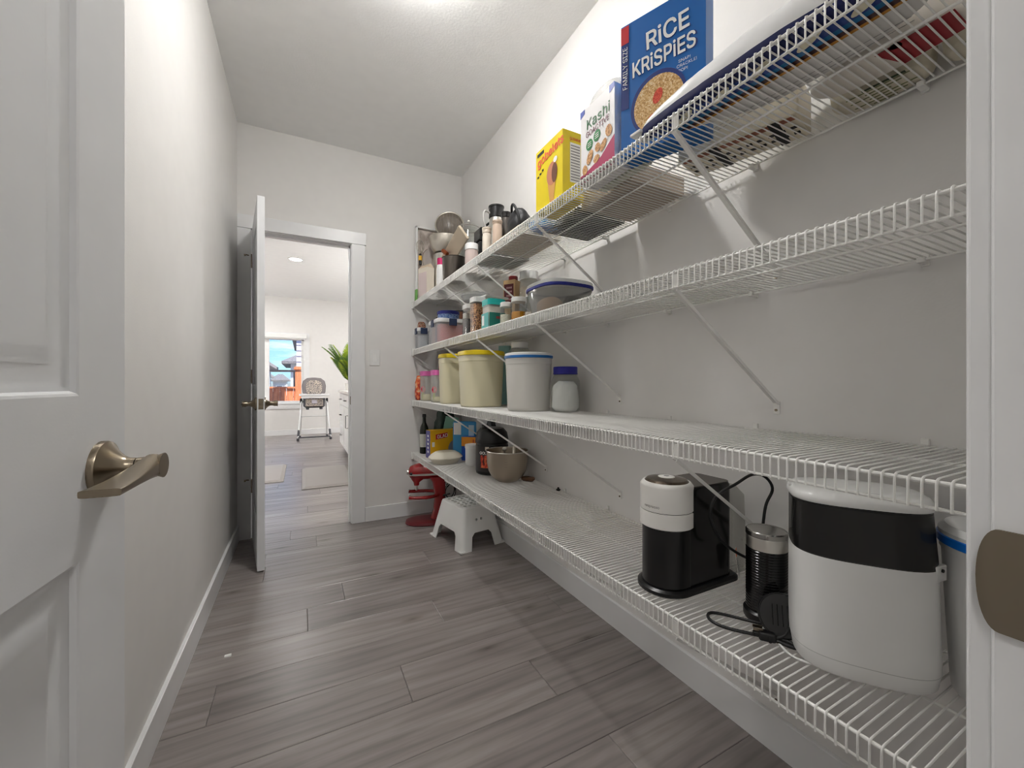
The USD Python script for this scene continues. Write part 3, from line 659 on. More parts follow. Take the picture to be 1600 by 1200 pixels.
t = thing('striped_tin', 'low tin with black and white dashes and a copper band behind the blue cereal box', 'box', (0.955, 0.815, S1), -75.5)
part(t, 'tin', rbox(0, .29, 0, .124, 0, .10, .006), M('cream_tin', (222, 212, 190), 0.4))
for k in range(11):
    for row in (.050, .080): part(t, 'black_dash', box(.012 + k * .025, .025 + k * .025, row, row + .012, -.0006, .0), INK, smooth=False)
part(t, 'copper_band', box(.01, .28, .004, .022, -.0006, 0), M('copper_print', (150, 84, 56), 0.45), smooth=False)
for x in (.085, .225): part(t, 'black_strap', box(x, x + .022, .0, .124, -.0008, 0), INK, smooth=False)
t, *_ = carton('flat_cardboard_box', 'flat greyish cardboard box at the back of the top shelf behind the white cereal box', 'box', (0.905, 1.20, S1), (0, -1), .255, .06, .235, M('grey_cardboard', (188, 172, 156), 0.7))
t = thing('wire_rack_tray', 'black and grey rack tray lying flat behind the yellow box', 'tray', (0.905, 1.215, S1))
part(t, 'rim', cat_([rbox(0, .225, 0, .01, 0, .022, .003), rbox(0, .225, .225, .235, 0, .022, .003), rbox(0, .01, 0, .235, 0, .022, .003), rbox(.215, .225, 0, .235, 0, .022, .003)]), BLACK)
part(t, 'tray_sheet', box(.008, .217, .008, .227, .010, .014), M('grey_tray', (150, 148, 142), 0.4))
for k in range(13): part(t, 'slat', rbox(.008, .217, .016 + k * .016, .021 + k * .016, .002, .008, .0015, 1), BLACK)
t, *_ = carton('cereal_liner_strip', 'pale green white folded strip under the wires beside the white cereal box', 'packaging', (0.866, 1.05, S1), (0, -1), .20, .035, .028, M('pale_card', (206, 206, 190), 0.6))
t = thing('blue_snack_packet', 'small bright blue packet lying beside the yellow box', 'packet', (0.885, 1.425, S1), 20)
part(t, 'packet', bump(rbox(-.045, .045, -.05, .05, 0, .035, .014, 3), .003, 30, 5), M('packet_blue', (36, 116, 190), 0.3))
part(t, 'crimped_end', xf(rbox(-.045, .045, -.006, .006, 0, .004, .0015, 1), (0, -.055, .012)), M('packet_foil', (170, 200, 226), 0.3))
t, *_ = carton('beige_flat_box', 'wide beige flat box lying in the middle of the top shelf', 'box', (0.80, 1.79, S1), (0, -1), .30, .03, .215, M('beige_card', (214, 200, 176), 0.6))
part(t, 'lid_edge', box(-.001, .301, -.001, .216, .020, .022), M('beige_card_edge', (170, 156, 132), 0.6))
t = thing('dark_baking_sheet', 'dark non-stick baking sheet lying flat left of the beige box', 'tray', (0.80, 1.815, S1))
part(t, 'sheet', cat_([rbox(0, .24, 0, .19, 0, .006, .003), rbox(0, .24, 0, .006, 0, .022, .003), rbox(0, .24, .184, .19, 0, .022, .003), rbox(0, .006, 0, .19, 0, .022, .003), rbox(.234, .24, 0, .19, 0, .022, .003)]), M('dark_nonstick', (46, 48, 50), 0.35))
t = thing('clear_cake_cover', 'clear plastic cover lying at the back of the top shelf', 'container', (1.092, 1.70, S1))
part(t, 'cover', hollow([(.05, 0), (.066, .01), (.070, .07), (.073, .075)], .0015), CLEARM)

# cans, flasks and pans at the far end
SG = 'flasks on the top shelf'
def flask(name, label, x, y, r, h, mat, lid, lidh=.06, handle=False, z=S1):
    t = thing(name, label, 'flask', (x, y, z))
    part(t, 'body', lathe([(r * .9, 0), (r, .006), (r, h - lidh - .02), (r * .92, h - lidh), (r * .9, h - lidh)], 28), mat)
    part(t, 'lid', lathe([(r * .96, h - lidh), (r * 1.03, h - lidh + .003), (r * 1.03, h - .012), (r * 1.10, h - .010), (r * 1.10, h - .002), (r * .9, h)], 28), lid)
    if handle: part(t, 'handle', tube(spline([(-r * .9, 0, h - lidh * .7), (-r * 1.8, -.01, h - lidh * .6), (-r * 2.0, -.012, h - lidh - .03), (-r * 1.02, 0, h - lidh - .09)], 20), .006, 8), M('grey_handle', (186, 184, 180), .4))
    return t
flask('steel_flask', 'tall steel flask with a wide black lid', .985, 2.10, .041, .378, STEEL, BLACK, .07, True)
flask('cream_canister', 'slim cream canister in front of the tall steel flask', .862, 1.955, .0235, .185, M('cream_enamel', (224, 214, 200), .35), M('cream_lid', (212, 200, 184), .4), .03)
flask('tan_canister', 'slim tan canister with a flat top right of the cream one', .892, 1.890, .0245, .205, M('tan_enamel', (198, 176, 158), .4), M('tan_lid', (184, 164, 146), .4), .02)
flask('grey_tumbler', 'dark grey travel tumbler beside the black bag', .955, 1.915, .025, .268, M('dark_grey_metal', (88, 84, 80), .35, .6), BLACK, .03)
t = thing('black_pouch', 'black zipped pouch slumped behind the lip of the top shelf', 'bag', (.93, 1.725, S1 + .0305), -10)
part(t, 'pouch', xf(lump(.055, .085, .085, 6, .16, 7), (0, 0, .090)), M('black_fabric', (20, 20, 23), .6), smooth=50)
part(t, 'strap', tube(spline([(-.03, .02, .165), (-.045, -.05, .175), (-.04, -.09, .13), (-.03, -.095, .06)], 20), .006, 8), M('black_webbing', (26, 26, 28), .7))
t = thing('food_processor', 'black kitchen machine with an upright arm at the far end of the top shelf', 'kitchen machine', (.985, 2.235, S1))
part(t, 'base', rbox(-.07, .07, -.06, .06, 0, .20, .012), BLACK)
part(t, 'motor_housing', rbox(-.065, .03, -.055, .055, .205, .285, .014), GLOSSBLACK)
part(t, 'upright_arm', tube(spline([(.03, -.055, .20), (.035, -.06, .30), (.03, -.06, .37), (.015, -.055, .395)], 14), .014, 10), BLACK)
part(t, 'clamp', tube(spline([(-.05, -.058, .27), (-.02, -.07, .30), (.02, -.066, .33)], 10), .007, 8), RUBBER)
jar('patterned_jar', 'patterned jar with a white lid in front of the black kitchen machine', 'jar', .868, 2.185, S1, .038, .170, .032, WHITE, M('patterned_cloth', (196, 178, 172), .7), neck=.96)
t = thing('cutting_board', 'long pale wooden board lying tilted across the pans', 'cutting board', (.893, 2.555, S1 + .262), 0)
part(t, 'board', xf(xf(rbox(-.185, .185, -.050, .050, -.009, .009, .006), rx=-1.0), ry=-.265, rz=-PI / 2), M('pale_board', (206, 190, 166), .5))
part(t, 'copper_handle', xf(cyl(.014, 0, .055, 14, .003), (-.030, .055, -.03), rx=-.9, rz=.5), M('copper_brown', (140, 72, 38), .3, .6), 'brown handle')
jar('apothecary_jar', 'tall clear glass jar with a knobbed glass lid', 'jar', 1.01, 2.60, S1, .072, .42, .02, GLASS, GLASS, neck=.9, knurl=False)
t = thing('glass_lid', 'domed glass lid with a steel knob on the tall glass jar', 'lid', (1.01, 2.60, S1 + .422))
part(t, 'dome', lathe([(.074, 0), (.076, .006), (.06, .022), (.03, .032), (.006, .035)], 32, False, True), GLASS)
part(t, 'rim', tube([(.075 * math.cos(a), .075 * math.sin(a), .004) for a in np.linspace(0, 2 * PI, 33)[:-1]], .0035, 6, True), STEEL)
part(t, 'knob', lathe([(.006, .034), (.005, .042), (.012, .048), (.013, .056), (.004, .062)], 16), STEEL)
t = thing('steel_pot', 'tall stainless pot under the tilted steel bowl', 'pot', (.985, 3.00, S1))
part(t, 'pot', hollow([(.094, 0), (.098, .006), (.098, .338), (.101, .344)], .002, 40), STEEL)
t = thing('steel_bowl', 'wide stainless bowl lying on the tall steel pot', 'bowl', (.975, 2.99, S1 + .347))
part(t, 'bowl', hollow([(.05, 0), (.085, .012), (.112, .05), (.122, .10), (.126, .128), (.129, .130)], .0018, 44), STEELD)
t = thing('mesh_sieve', 'round wire sieve standing on edge above the steel bowl', 'sieve', (1.015, 3.020, S1 + .60), 0)
TS = trimesh.transformations.euler_matrix(PI / 2 - .22, 0, -.42)
part(t, 'rim', put(tube([(.108 * math.cos(a), .108 * math.sin(a), 0) for a in np.linspace(0, 2 * PI, 41)[:-1]], .0055, 8, True), TS), STEELD)
part(t, 'mesh_bowl', put(lathe([(.107, 0), (.095, -.03), (.06, -.052), (.01, -.06)], 32, False, True), TS), clear('sieve_mesh', (150, 142, 132), body=.45, body_rgb=(170, 160, 150), rough=.3), 'fine wire mesh')
for k in range(-4, 5):
    x = k * .023; yy = math.sqrt(.105 ** 2 - x ** 2)
    part(t, 'wire', put(tube(spline([(x, -yy, 0), (x, -yy * .5, -.035), (x, 0, -.05), (x, yy * .5, -.035), (x, yy, 0)], 10), .0009, 4), TS), STEEL)
t = thing('wire_whisk', 'wire whisk lying against the marbled tray', 'whisk', (.80, 3.068, S1 + .355))
for k in range(5):
    a = k * PI / 5
    part(t, 'wire_loop', tube(spline([(0, 0, 0), (.028 * math.cos(a), .028 * math.sin(a), .04), (.03 * math.cos(a), .03 * math.sin(a), .075), (0, 0, .105), (-.03 * math.cos(a), -.03 * math.sin(a), .075), (-.028 * math.cos(a), -.028 * math.sin(a), .04), (0, 0, 0)], 26), .0012, 5), STEELD)
part(t, 'handle', cyl(.010, -.085, .002, 14, .003), BLACK)
part(t, 'yellow_collar', cyl(.0135, -.05, -.015, 14, .002), M('yellow_plastic', (228, 176, 30), .4), 'yellow collar')
jar('cream_bottle', 'white bottle with a bright pink cap', 'bottle', .838, 2.672, S1, .031, .217, .042, M('magenta_cap', (206, 26, 104), .35), WHITE, neck=.78, lid_r=.025)
t, R_, L_, T_, B_ = carton('pink_white_carton', 'white carton with pale pink panels in front of the marbled tray', 'food box', (.782, 3.065, S1), (.35, -.94), .115, .235, .065, M('ivory_card', (236, 226, 210), .5))
decal(t, 'pink_panel', rect(.008, .108, .02, .20), FRONT, M('pale_pink_print', (226, 208, 206), .5))
decal(t, 'leaf_print', Polygon([(.01, .03), (.05, .16), (.04, .2), (.02, .1)]), L_, M('beige_print', (206, 186, 140), .5))
part(t, 'gable_top', xf(prism([(0, 0), (.065, 0), (.0325, .03)], .115), (0, 0, .235), rx=PI / 2, rz=PI / 2), M('ivory_peach_card', (232, 210, 184), .5))
t = thing('dark_saucepan', 'dark steel saucepan just behind the lip of the top shelf', 'pan', (.842, 2.415, S1))
part(t, 'pan', hollow([(.062, 0), (.069, .006), (.073, .145), (.076, .148)], .002, 36), M('dark_steel', (96, 90, 84), .3, .9))
part(t, 'handle', tube([(.05, .045, .13), (.085, .085, .138)], .008, 8), BLACK)
t = thing('marbled_tray', 'tall white rimmed tray with a grey marbled face leaning on the far wall', 'tray', (.962, 3.122, S1))
part(t, 'panel', rbox(-.172, .172, .006, .012, .012, .565, .002), ramp_mat('marble_print', 9, [(.38, (150, 138, 128)), (.48, (206, 196, 188)), (.6, (196, 186, 182)), (.7, (214, 206, 200))], .4, mscale=(1, 1, .6)))
part(t, 'rim', cat_([rbox(-.185, -.170, -.018, .020, 0, .58, .004), rbox(.170, .185, -.018, .020, 0, .58, .004), rbox(-.185, .185, -.018, .020, 0, .014, .004), rbox(-.185, .185, -.018, .020, .566, .58, .004)]), WHITE)
part(t, 'floral_line', tube(spline([(-.15, .004, .12), (-.10, .004, .22), (-.13, .004, .33), (-.09, .004, .42)], 24), .0015, 5), M('umber_line', (120, 100, 88), .6))
t = thing('green_packet', 'thin green packet beside the marbled tray', 'packet', (.772, 3.09, S1))
part(t, 'packet', xf(rbox(-.004, .004, -.03, .03, 0, .085, .003), rx=.1), M('packet_green', (96, 168, 62), .4))
# ------------------------------------------------------------------ second shelf
CLIPB = M('clip_navy', (44, 58, 88), .4)
NAVYLID = M('navy_lid', (24, 34, 128), .35)
def clip_box(name, label, x, y, z, wx, wy, h, rz=0, fills=()):
    t = thing(name, label, 'container', (x, y, z), rz)
    zb = h - .02
    o = [ring(wx * k, wy * k, zz, 7, 40) for k, zz in ((.90, 0), (.93, .004), (1.0, zb))]
    i = [ring(wx * k - .0018, wy * k - .0018, zz, 7, 40) for k, zz in ((1.0, zb), (.93, .006), (.90, .003))]
    part(t, 'body', loft(o + i), clear('container_plastic', (246, 247, 248), body=.20, body_rgb=(230, 232, 236), rough=.1), smooth=35)
    part(t, 'lid', loft([ring(wx * k, wy * k, zz, 7, 40) for k, zz in ((1.04, zb - .006), (1.05, zb), (1.05, h - .006), (1.0, h), (.9, h), (.88, h - .004))]), M('milky_lid', (226, 226, 226), .35), smooth=40)
    for (cx, cy, r0) in ((-wx * 1.06, 0, 0), (0, -wy * 1.06, PI / 2)):
        part(t, 'clip', xf(rbox(-.004, .004, -.026, .026, zb - .028, h - .002, .003), (cx, cy, 0), rz=r0), CLIPB, 'dark blue snap clip')
    for (a, b, c, d, hh, mm) in fills:
        part(t, 'contents', rbox(a * wx, b * wx, c * wy, d * wy, .006, hh, .004), mm)
    return t
PINKP, BLUEP, SALM = M('peach_packet', (232, 186, 170), .5), M('slate_blue_packet', (96, 112, 158), .5), M('salmon_box', (232, 106, 100), .45)
clip_box('small_clip_container', 'narrow clear container with one dark blue clip at the far end of the second shelf', .815, 3.075, S2, .045, .055, .155, 0, [(-.7, .7, -.7, .7, .10, M('grey_filling', (206, 206, 204), .5)), (-.92, -.85, -.2, .2, .09, M('grey_label', (92, 96, 104), .5))])
clip_box('large_clip_container', 'wide clear container with dark blue clips, holding peach and salmon packets', .875, 2.66, S2, .095, .125, .160, 0,
         [(-.80, .8, .15, .8, .115, PINKP), (-.8, .8, -.12, .12, .13, BLUEP), (-.80, .8, -.85, -.16, .125, SALM)])
t = jar('navy_lid_container', 'low round blue patterned container with a navy lid, on top of the wide clip container', 'container', .885, 2.655, S2 + .161, .072, .060, .018, NAVYLID, ramp_mat('blue_floral_print', 110, [(.42, (44, 84, 160)), (.5, (160, 186, 220)), (.6, (52, 96, 170))], .4), neck=1.0, knurl=False)
t, *_ = carton('blue_small_box', 'small bright blue box standing at the back above the narrow clip container', 'food box', (.93, 3.05, S2 + .0), (.9, -.45), .036, .235, .05, M('sky_blue_card', (62, 142, 206), .45))
ramp_mat('cow_print', 60, [(.45, (24, 24, 26)), (.52, (230, 228, 224))], .5)
t = thing('black_white_bag', 'crumpled black and white patterned bag behind the narrow clip container', 'bag', (.90, 2.88, S2))
part(t, 'bag', pouch(.05, .045, .215, seed=12, amp=.012), _mats['cow_print'], smooth=50)
t = thing('brown_print_bag', 'small brown and red printed bag against the far wall on the second shelf', 'bag', (.82, 3.105, S2 + .157))
part(t, 'bag', pouch(.03, .02, .05, seed=13, amp=.008), ramp_mat('brown_red_print', 70, [(.4, (110, 66, 50)), (.52, (206, 170, 140)), (.62, (140, 40, 34))], .5), smooth=50)
t, R_, L_, T_, B_ = carton('dark_tea_box', 'dark box with a brown side standing at the back of the second shelf', 'food box', (1.00, 2.93, S2), (.83, -.55), .09, .285, .07, M('near_black_card', (22, 24, 26), .5))
decal(t, 'brown_panel', rect(.040, .086, .01, .275), FRONT, M('brown_card', (112, 66, 34), .5))
t = thing('red_cap_bottle', 'small bottle with a dark red cap against the far wall behind the blue box', 'bottle', (1.02, 3.08, S2))
part(t, 'bottle', lathe([(.022, 0), (.024, .005), (.024, .18), (.012, .21), (.012, .225)], 20), M('amber_bottle', (96, 60, 40), .2))
part(t, 'cap', cyl(.0145, .222, .25, 16, .002), M('dark_red_cap', (128, 28, 26), .4))
t = thing('beige_packet', 'plump beige paper packet behind the navy lidded container', 'packet', (1.045, 2.59, S2))
part(t, 'packet', pouch(.055, .075, .245, seed=15, amp=.006), M('beige_paper', (206, 194, 176), .6), smooth=50)
# clear canisters
BEAN = ramp_mat('brown_beans', 170, [(.3, (84, 48, 30)), (.5, (170, 116, 78)), (.7, (206, 158, 116))], .55, kind='voronoi')
COFFEE = ramp_mat('dark_contents', 120, [(.4, (30, 30, 36)), (.6, (70, 66, 66))], .5)
jar('dark_canister', 'tall clear canister with a white lid and dark contents', 'canister', .862, 2.195, S2, .034, .188, .022, WHITE, CLEAR, COFFEE, .62, e=5, ry=.04)
jar('steel_shaker', 'slim steel shaker half hidden left of the dark canister', 'shaker', .895, 2.345, S2, .022, .165, .03, STEEL, M('smoked_plastic', (90, 88, 86), .25), neck=.9)
jar('bean_canister', 'tall clear canister full of brown beans under a white lid', 'canister', .842, 2.03, S2, .036, .196, .024, WHITE, CLEAR, BEAN, .93, e=5, ry=.038, stuff_name='beans')
t = jar('teal_tub', 'square clear tub with a teal lid and a teal label', 'container', .866, 1.880, S2, .047, .158, .026, M('teal_lid', (24, 178, 172), .35), CLEARM, ramp_mat('pale_powder', 40, [(.4, (206, 196, 180)), (.6, (224, 216, 204))], .6), .9, e=6, knurl=False, rz=0)
TEAL, TEALD = M('teal_label', (70, 168, 164), .45), M('dark_teal_label', (26, 112, 98), .45)
part(t, 'label', cat_([box(-.0482, -.0476, -.044, .044, .008, .088)]), TEAL, smooth=False)
part(t, 'label_side', box(-.044, .044, -.0482, -.0476, .008, .088), TEALD, smooth=False)
part(t, 'white_patch', box(-.0490, -.0483, .008, .034, .028, .078), PAPERW, smooth=False)
part(t, 'red_spot', box(-.008, .016, -.0490, -.0483, .058, .070), M('dark_red_spot', (120, 40, 36), .5), smooth=False)
t = thing('clear_zip_bag', 'clear zip bag with a dark blue seal behind the canisters', 'bag', (1.06, 2.24, S2))
part(t, 'bag', pouch(.033, .09, .24, seed=21, amp=.008), clear('zip_bag_film', (214, 208, 200), body=.45, body_rgb=(180, 170, 160), rough=.2), smooth=50)
part(t, 'seal', xf(rbox(-.003, .003, -.10, .10, 0, .014, .002), (0, 0, .245), rx=.25), NAVYLID, 'dark blue zip seal')
t = thing('clamshell_box', 'crinkled clear clamshell lying on top of the dark canister', 'container', (.925, 2.255, S2 + .215), 0)
part(t, 'tray', bump(hollow([(.05, 0), (.075, .01), (.085, .035), (.09, .037)], .0012, 40), .004, 60, 3), clear('crinkled_clear', (232, 234, 236), body=.15, rough=.12), smooth=20)
part(t, 'lid', bump(lathe([(.09, .038), (.082, .05), (.06, .058), (.01, .058)], 40, False, True), .005, 60, 5), clear('crinkled_clear'), smooth=20)
t = thing('white_tray_lid', 'wide flat white plastic lid lying across the canister tops', 'lid', (.93, 2.08, S2 + .198), 8)
part(t, 'lid', rbox(-.075, .075, -.09, .09, 0, .012, .005), WHITE2)
part(t, 'raised_panel', rbox(-.055, .055, -.07, .07, .012, .016, .003), WHITE2)
t, R_, L_, T_, B_ = carton('tan_carton', 'tan carton with a maroon label and a dark red cap on the second shelf', 'carton', (1.01, 2.06, S2), (.55, -.835), .075, .315, .10, M('tan_carton_card', (214, 176, 128), .5))
decal(t, 'maroon_label', rect(.006, .066, .185, .292), FRONT, M('maroon_label', (104, 30, 40), .5))
for k in range(4): decal(t, 'label_line', rect(.016 + .004 * (k % 2), .056, .200 + k * .022, .210 + k * .022), FRONT, M('label_pink_line', (196, 150, 150), .5), lift=.0007)
part(t, 'cap', xf(cyl(.026, .315, .345, 20, .003), (.036, .05, 0)), M('dark_red_lid', (112, 24, 26), .4), 'dark red cap')
jar('white_cap_jug', 'large jar with a white lid and tan contents at the back beside the tan carton', 'jar', 1.105, 1.935, S2, .053, .345, .042, WHITE, CLEARM, ramp_mat('tan_grain', 60, [(.4, (206, 178, 136)), (.6, (226, 204, 168))], .6), .85, neck=.9)
t = thing('brown_packet', 'small brown packet behind the jars below the tan carton', 'packet', (1.09, 1.80, S2))
part(t, 'packet', pouch(.035, .05, .175, seed=23, amp=.008), M('brown_film', (120, 78, 62), .4), smooth=50)
HON = M('honey_filling', (206, 140, 28), .3)
jar('small_clear_jar', 'small clear jar with a white lid and pale contents, nearest the teal tub', 'jar', .868, 1.742, S2, .029, .122, .018, WHITE, GLASS, ramp_mat('cream_grain', 120, [(.4, (206, 204, 184)), (.6, (226, 222, 206))], .6), .6, neck=.9)
t = jar('honey_jar', 'clear jar with a white lid and amber contents', 'jar', .91, 1.690, S2, .038, .140, .018, WHITE, GLASS, HON, .58, neck=.9)
jar('tall_white_lid_jar', 'clear jar with a tall white lid beside the navy lidded box', 'jar', .93, 1.600, S2, .033, .160, .030, WHITE, GLASS, ramp_mat('oat_filling', 120, [(.4, (176, 160, 144)), (.6, (206, 196, 184))], .6), .45, neck=.85)
t = bin_tub('navy_lid_box', 'large clear oval box with a navy lid on the second shelf', 'container', .965, 1.432, S2, .120, .150, clear('clear_box_plastic', (226, 226, 224), body=.10, rough=.06), (NAVYLID, clear('milky_clear_lid', (226, 228, 230), body=.35)), None, e=3.2, taper=.86, lid_h=.022)
t2 = thing('bread_roll', 'pale brown bread roll inside the navy lidded box', 'bread', (.930, 1.45, S2 + .006))
part(t2, 'roll', xf(lump(.055, .065, .048, 31, .12), (0, 0, .045)), M('bread_crust', (206, 160, 120), .6), smooth=50)
t2 = thing('dark_packet', 'dark packet inside the navy lidded box', 'packet', (.99, 1.365, S2 + .006))
part(t2, 'packet', pouch(.05, .03, .085, seed=33, amp=.004), M('dark_film', (52, 50, 48), .3), smooth=50)
jar('back_white_lid_jar', 'jar with a white lid standing against the wall behind the navy lidded box', 'jar', 1.105, 1.685, S2, .034, .205, .03, WHITE, CLEARM, M('straw_filling', (196, 186, 150), .6), .7, neck=.95)

# ------------------------------------------------------------------ third shelf
YLID = M('yellow_lid', (232, 206, 24), .35)
YBIN = clear('pale_yellow_plastic', (248, 240, 205), body=.72, body_rgb=(252, 246, 214), rough=.25)
FLOUR = M('flour', (236, 228, 214), .8)
bin_tub('yellow_lid_bin', 'largest pale yellow bin with a bright yellow lid on the third shelf', 'storage bin', .888, 2.095, S3, .118, .305, YBIN, (YLID, YLID), FLOUR, .26, e=2.9)
bin_tub('yellow_lid_bin', 'smaller pale yellow bin with a yellow lid, left of the largest one', 'storage bin', .848, 2.480, S3, .076, .312, YBIN, (YLID, YLID), FLOUR, .85, e=3.2)
bin_tub('blue_rim_bin', 'round milky white bin with a blue rimmed lid on the third shelf', 'storage bin', .958, 1.682, S3, .108, .270, clear('milky_white_plastic', (244, 242, 238), body=.72, body_rgb=(246, 244, 238), rough=.25), (M('blue_rim', (20, 108, 184), .35), M('milky_white_lid', (226, 226, 224), .35)), M('beige_flour', (226, 210, 190), .8), .45, e=2.2)
t = jar('blue_cap_jar', 'clear jar with a royal blue cap and a white bag of powder inside', 'jar', 1.056, 1.518, S3, .063, .202, .030, M('royal_blue_cap', (28, 26, 138), .35), GLASS, None, neck=.74, lid_r=.052, e=2.3)
part(t, 'powder_bag', bump(loft([ring(.058 * k, .058 * k, z, 2.2, 36) for k, z in ((.8, .004), (1.0, .02), (1.0, .09), (.9, .115), (.6, .135), (.2, .14))]).subdivide(), .007, 30, 3), M('white_powder_bag', (244, 244, 243), .45), 'white crumpled bag', smooth=50)
PINKLID = M('pink_lid', (224, 110, 178), .4)
def flower(t, r):
    T = frame((-r * .80 - .0, -r * .66, .085), (.64, -.77, 0), (0, 0, 1))
    RF, GF = M('red_flower_print', (206, 40, 66), .5), M('green_leaf_print', (176, 196, 60), .5)
    for k in range(6):
        a = k * PI / 3; part(t, 'petal_print', put(prism(ellipse(.013 * math.cos(a), .016 * math.sin(a), .0075, .011, 12, a), .0004), T), RF if k % 2 else M('pink_petal_print', (228, 96, 110), .5), smooth=False)
    part(t, 'stem_print', put(prism(ellipse(-.002, -.045, .008, .026, 12), .0004), T), GF, smooth=False)
for i, (x, y, lab) in enumerate(((.822, 2.945, 'pink lidded clear canister with a red flower, farther of the pair'), (.822, 2.665, 'pink lidded clear canister with a red flower, nearer of the pair'))):
    t = jar('pink_lid_canister', lab, 'canister', x, y, S3, .050, .216, .030, PINKLID, CLEARM, ramp_mat('pale_grain', 200, [(.4, (226, 214, 150)), (.6, (238, 232, 196))], .6), .26 if i == 0 else .2, knurl=False, ry=.056, e=3)
    flower(t, .052)
CHIP = ramp_mat('snack_bag_print', 28, [(.36, (40, 26, 24)), (.46, (196, 56, 44)), (.54, (226, 110, 44)), (.64, (224, 190, 150))], .35)
t = thing('red_snack_bag', 'red and orange snack bag standing at the far end of the third shelf', 'bag', (.806, 3.09, S3))
part(t, 'bag', pouch(.040, .035, .185, seed=41, amp=.006), CHIP, smooth=50)
t = thing('dark_snack_bag', 'dark brown snack bag with a red emblem behind the pink lidded canisters', 'bag', (1.005, 2.98, S3), -35)
part(t, 'bag', pouch(.095, .05, .345, seed=42, amp=.007), ramp_mat('dark_bag_print', 16, [(.4, (34, 24, 22)), (.55, (58, 34, 28)), (.7, (96, 52, 34))], .35), smooth=50)
T = frame((-.03, -.052, .25), (1, 0, 0), (0, 0, 1))
part(t, 'emblem_print', put(prism(ellipse(-.02, .0, .022, .026, 18), .002), T), M('ember_print', (166, 60, 48), .45), smooth=False)
part(t, 'emblem_print', put(prism(ellipse(.045, -.005, .026, .030, 18), .002), T), M('umber_print', (84, 74, 58), .45), smooth=False)
part(t, 'orange_band', put(prism(rect(-.06, .12, -.085, -.052), .002), T), M('orange_print', (206, 92, 34), .45), smooth=False)
t, *_ = carton('white_flat_box', 'plain white box behind the yellow lidded bins', 'box', (1.05, 2.86, S3), (.50, -.86), .13, .365, .05, M('white_box_card', (226, 224, 220), .5))
t = jar('lower_glass_jar', 'clear jar with a pale yellow and teal rim under the white lidded jar', 'jar', 1.075, 1.985, S3, .060, .175, .016, M('pale_yellow_lid', (226, 206, 110), .4), CLEARM, ramp_mat('mixed_cereal', 70, [(.4, (206, 196, 170)), (.55, (140, 150, 130)), (.65, (230, 220, 196))], .6), .8)
part(t, 'teal_ring', tube([(.061 * math.cos(a), .061 * math.sin(a), .142) for a in np.linspace(0, 2 * PI, 33)[:-1]], .004, 8, True), M('teal_ring', (60, 130, 150), .4))
jar('upper_glass_jar', 'round glass jar with a white lid on top of another jar, behind the bins', 'jar', 1.075, 1.985, S3 + .1765, .064, .178, .028, WHITE, GLASS, ramp_mat('oats', 120, [(.4, (190, 180, 168)), (.6, (224, 218, 208))], .6), .55, neck=.72)
t, *_ = carton('teal_box_behind', 'teal and white packet at the wall left of the stacked jars', 'food box', (1.06, 2.23, S3), (.7, -.71), .07, .355, .04, M('dusty_teal_card', (134, 182, 180), .5))

# ------------------------------------------------------------------ lowest shelf, far end
t = thing('dark_bottle', 'dark bottle with a white label at the far end of the lowest shelf', 'bottle', (.835, 3.085, S4))
part(t, 'bottle', lathe([(.030, 0), (.034, .004), (.034, .17), (.030, .20), (.014, .235), (.012, .285)], 28), M('dark_green_glass', (26, 30, 20), .12))
part(t, 'label', lathe([(.0346, .05), (.0346, .15)], 28, False, False), M('off_white_label', (206, 206, 196), .5))
part(t, 'cap', cyl(.0145, .275, .300, 16, .002), BLACK)
t = thing('green_bin_bag', 'dark green plastic bag with a pale mint patch behind the yellow bag box', 'bag', (.985, 3.03, S4), 8)
part(t, 'bag', pouch(.09, .06, .33, seed=51, amp=.014), M('dark_green_film', (24, 50, 42), .3), smooth=50)
part(t, 'mint_patch', put(prism(Polygon([(-.055, .05), (.07, .03), (.075, .13), (-.03, .15)]), .006), frame((0, -.078, .14), (1, 0, 0), (0, .05, 1))), M('mint_film', (142, 196, 176), .35), smooth=False)
part(t, 'red_tab', put(prism(rect(.015, .075, .035, .062), .009), frame((0, -.078, .14), (1, 0, 0), (0, .05, 1))), M('brick_red_print', (136, 40, 30), .45), smooth=False)
BOXY = M('orange_yellow_card', (236, 180, 20), .4)
t, R_, L_, T_, B_ = carton('bag_box', 'yellow box of kitchen bags with a red label on the lowest shelf', 'box', (.806, 2.815, S4), (.99, .10), .222, .200, .085, BOXY)
decal(t, 'red_label', Polygon([(.040, .135), (.130, .146), (.130, .182), (.040, .171)]), FRONT, M('label_red', (176, 22, 34), .4))
words(t, 'GLAD', .0235, .050, .1415, FRONT, PAPERW, bold=True, ang=.12, sx=.98)
decal(t, 'round_picture', ellipse(.185, .062, .048, .060), FRONT, M('grey_blue_print', (146, 152, 168), .5))
decal(t, 'bag_picture', rect(.06, .14, .035, .060), FRONT, M('tan_print', (206, 172, 92), .5))
decal(t, 'purple_side', rect(.002, .083, .002, .198), L_, M('purple_card', (96, 92, 158), .45))
for k in range(5): decal(t, 'side_line', rect(.03, .055, .04 + k * .028, .055 + k * .028), L_, PAPERW, lift=.0007)
decal(t, 'white_badge', rect(.012, .032, .085, .118), FRONT, PAPERW)
t, *_ = carton('blue_bag_box', 'dark blue box lying behind the yellow bag box', 'box', (.83, 2.915, S4), (.99, .10), .17, .17, .035, M('ink_blue_card', (40, 62, 120), .45))
t = thing('covered_dish', 'cream oval covered dish in front of the yellow bag box', 'dish', (.860, 2.640, S4), 10)
CRM = M('cream_ceramic', (230, 224, 206), .28)
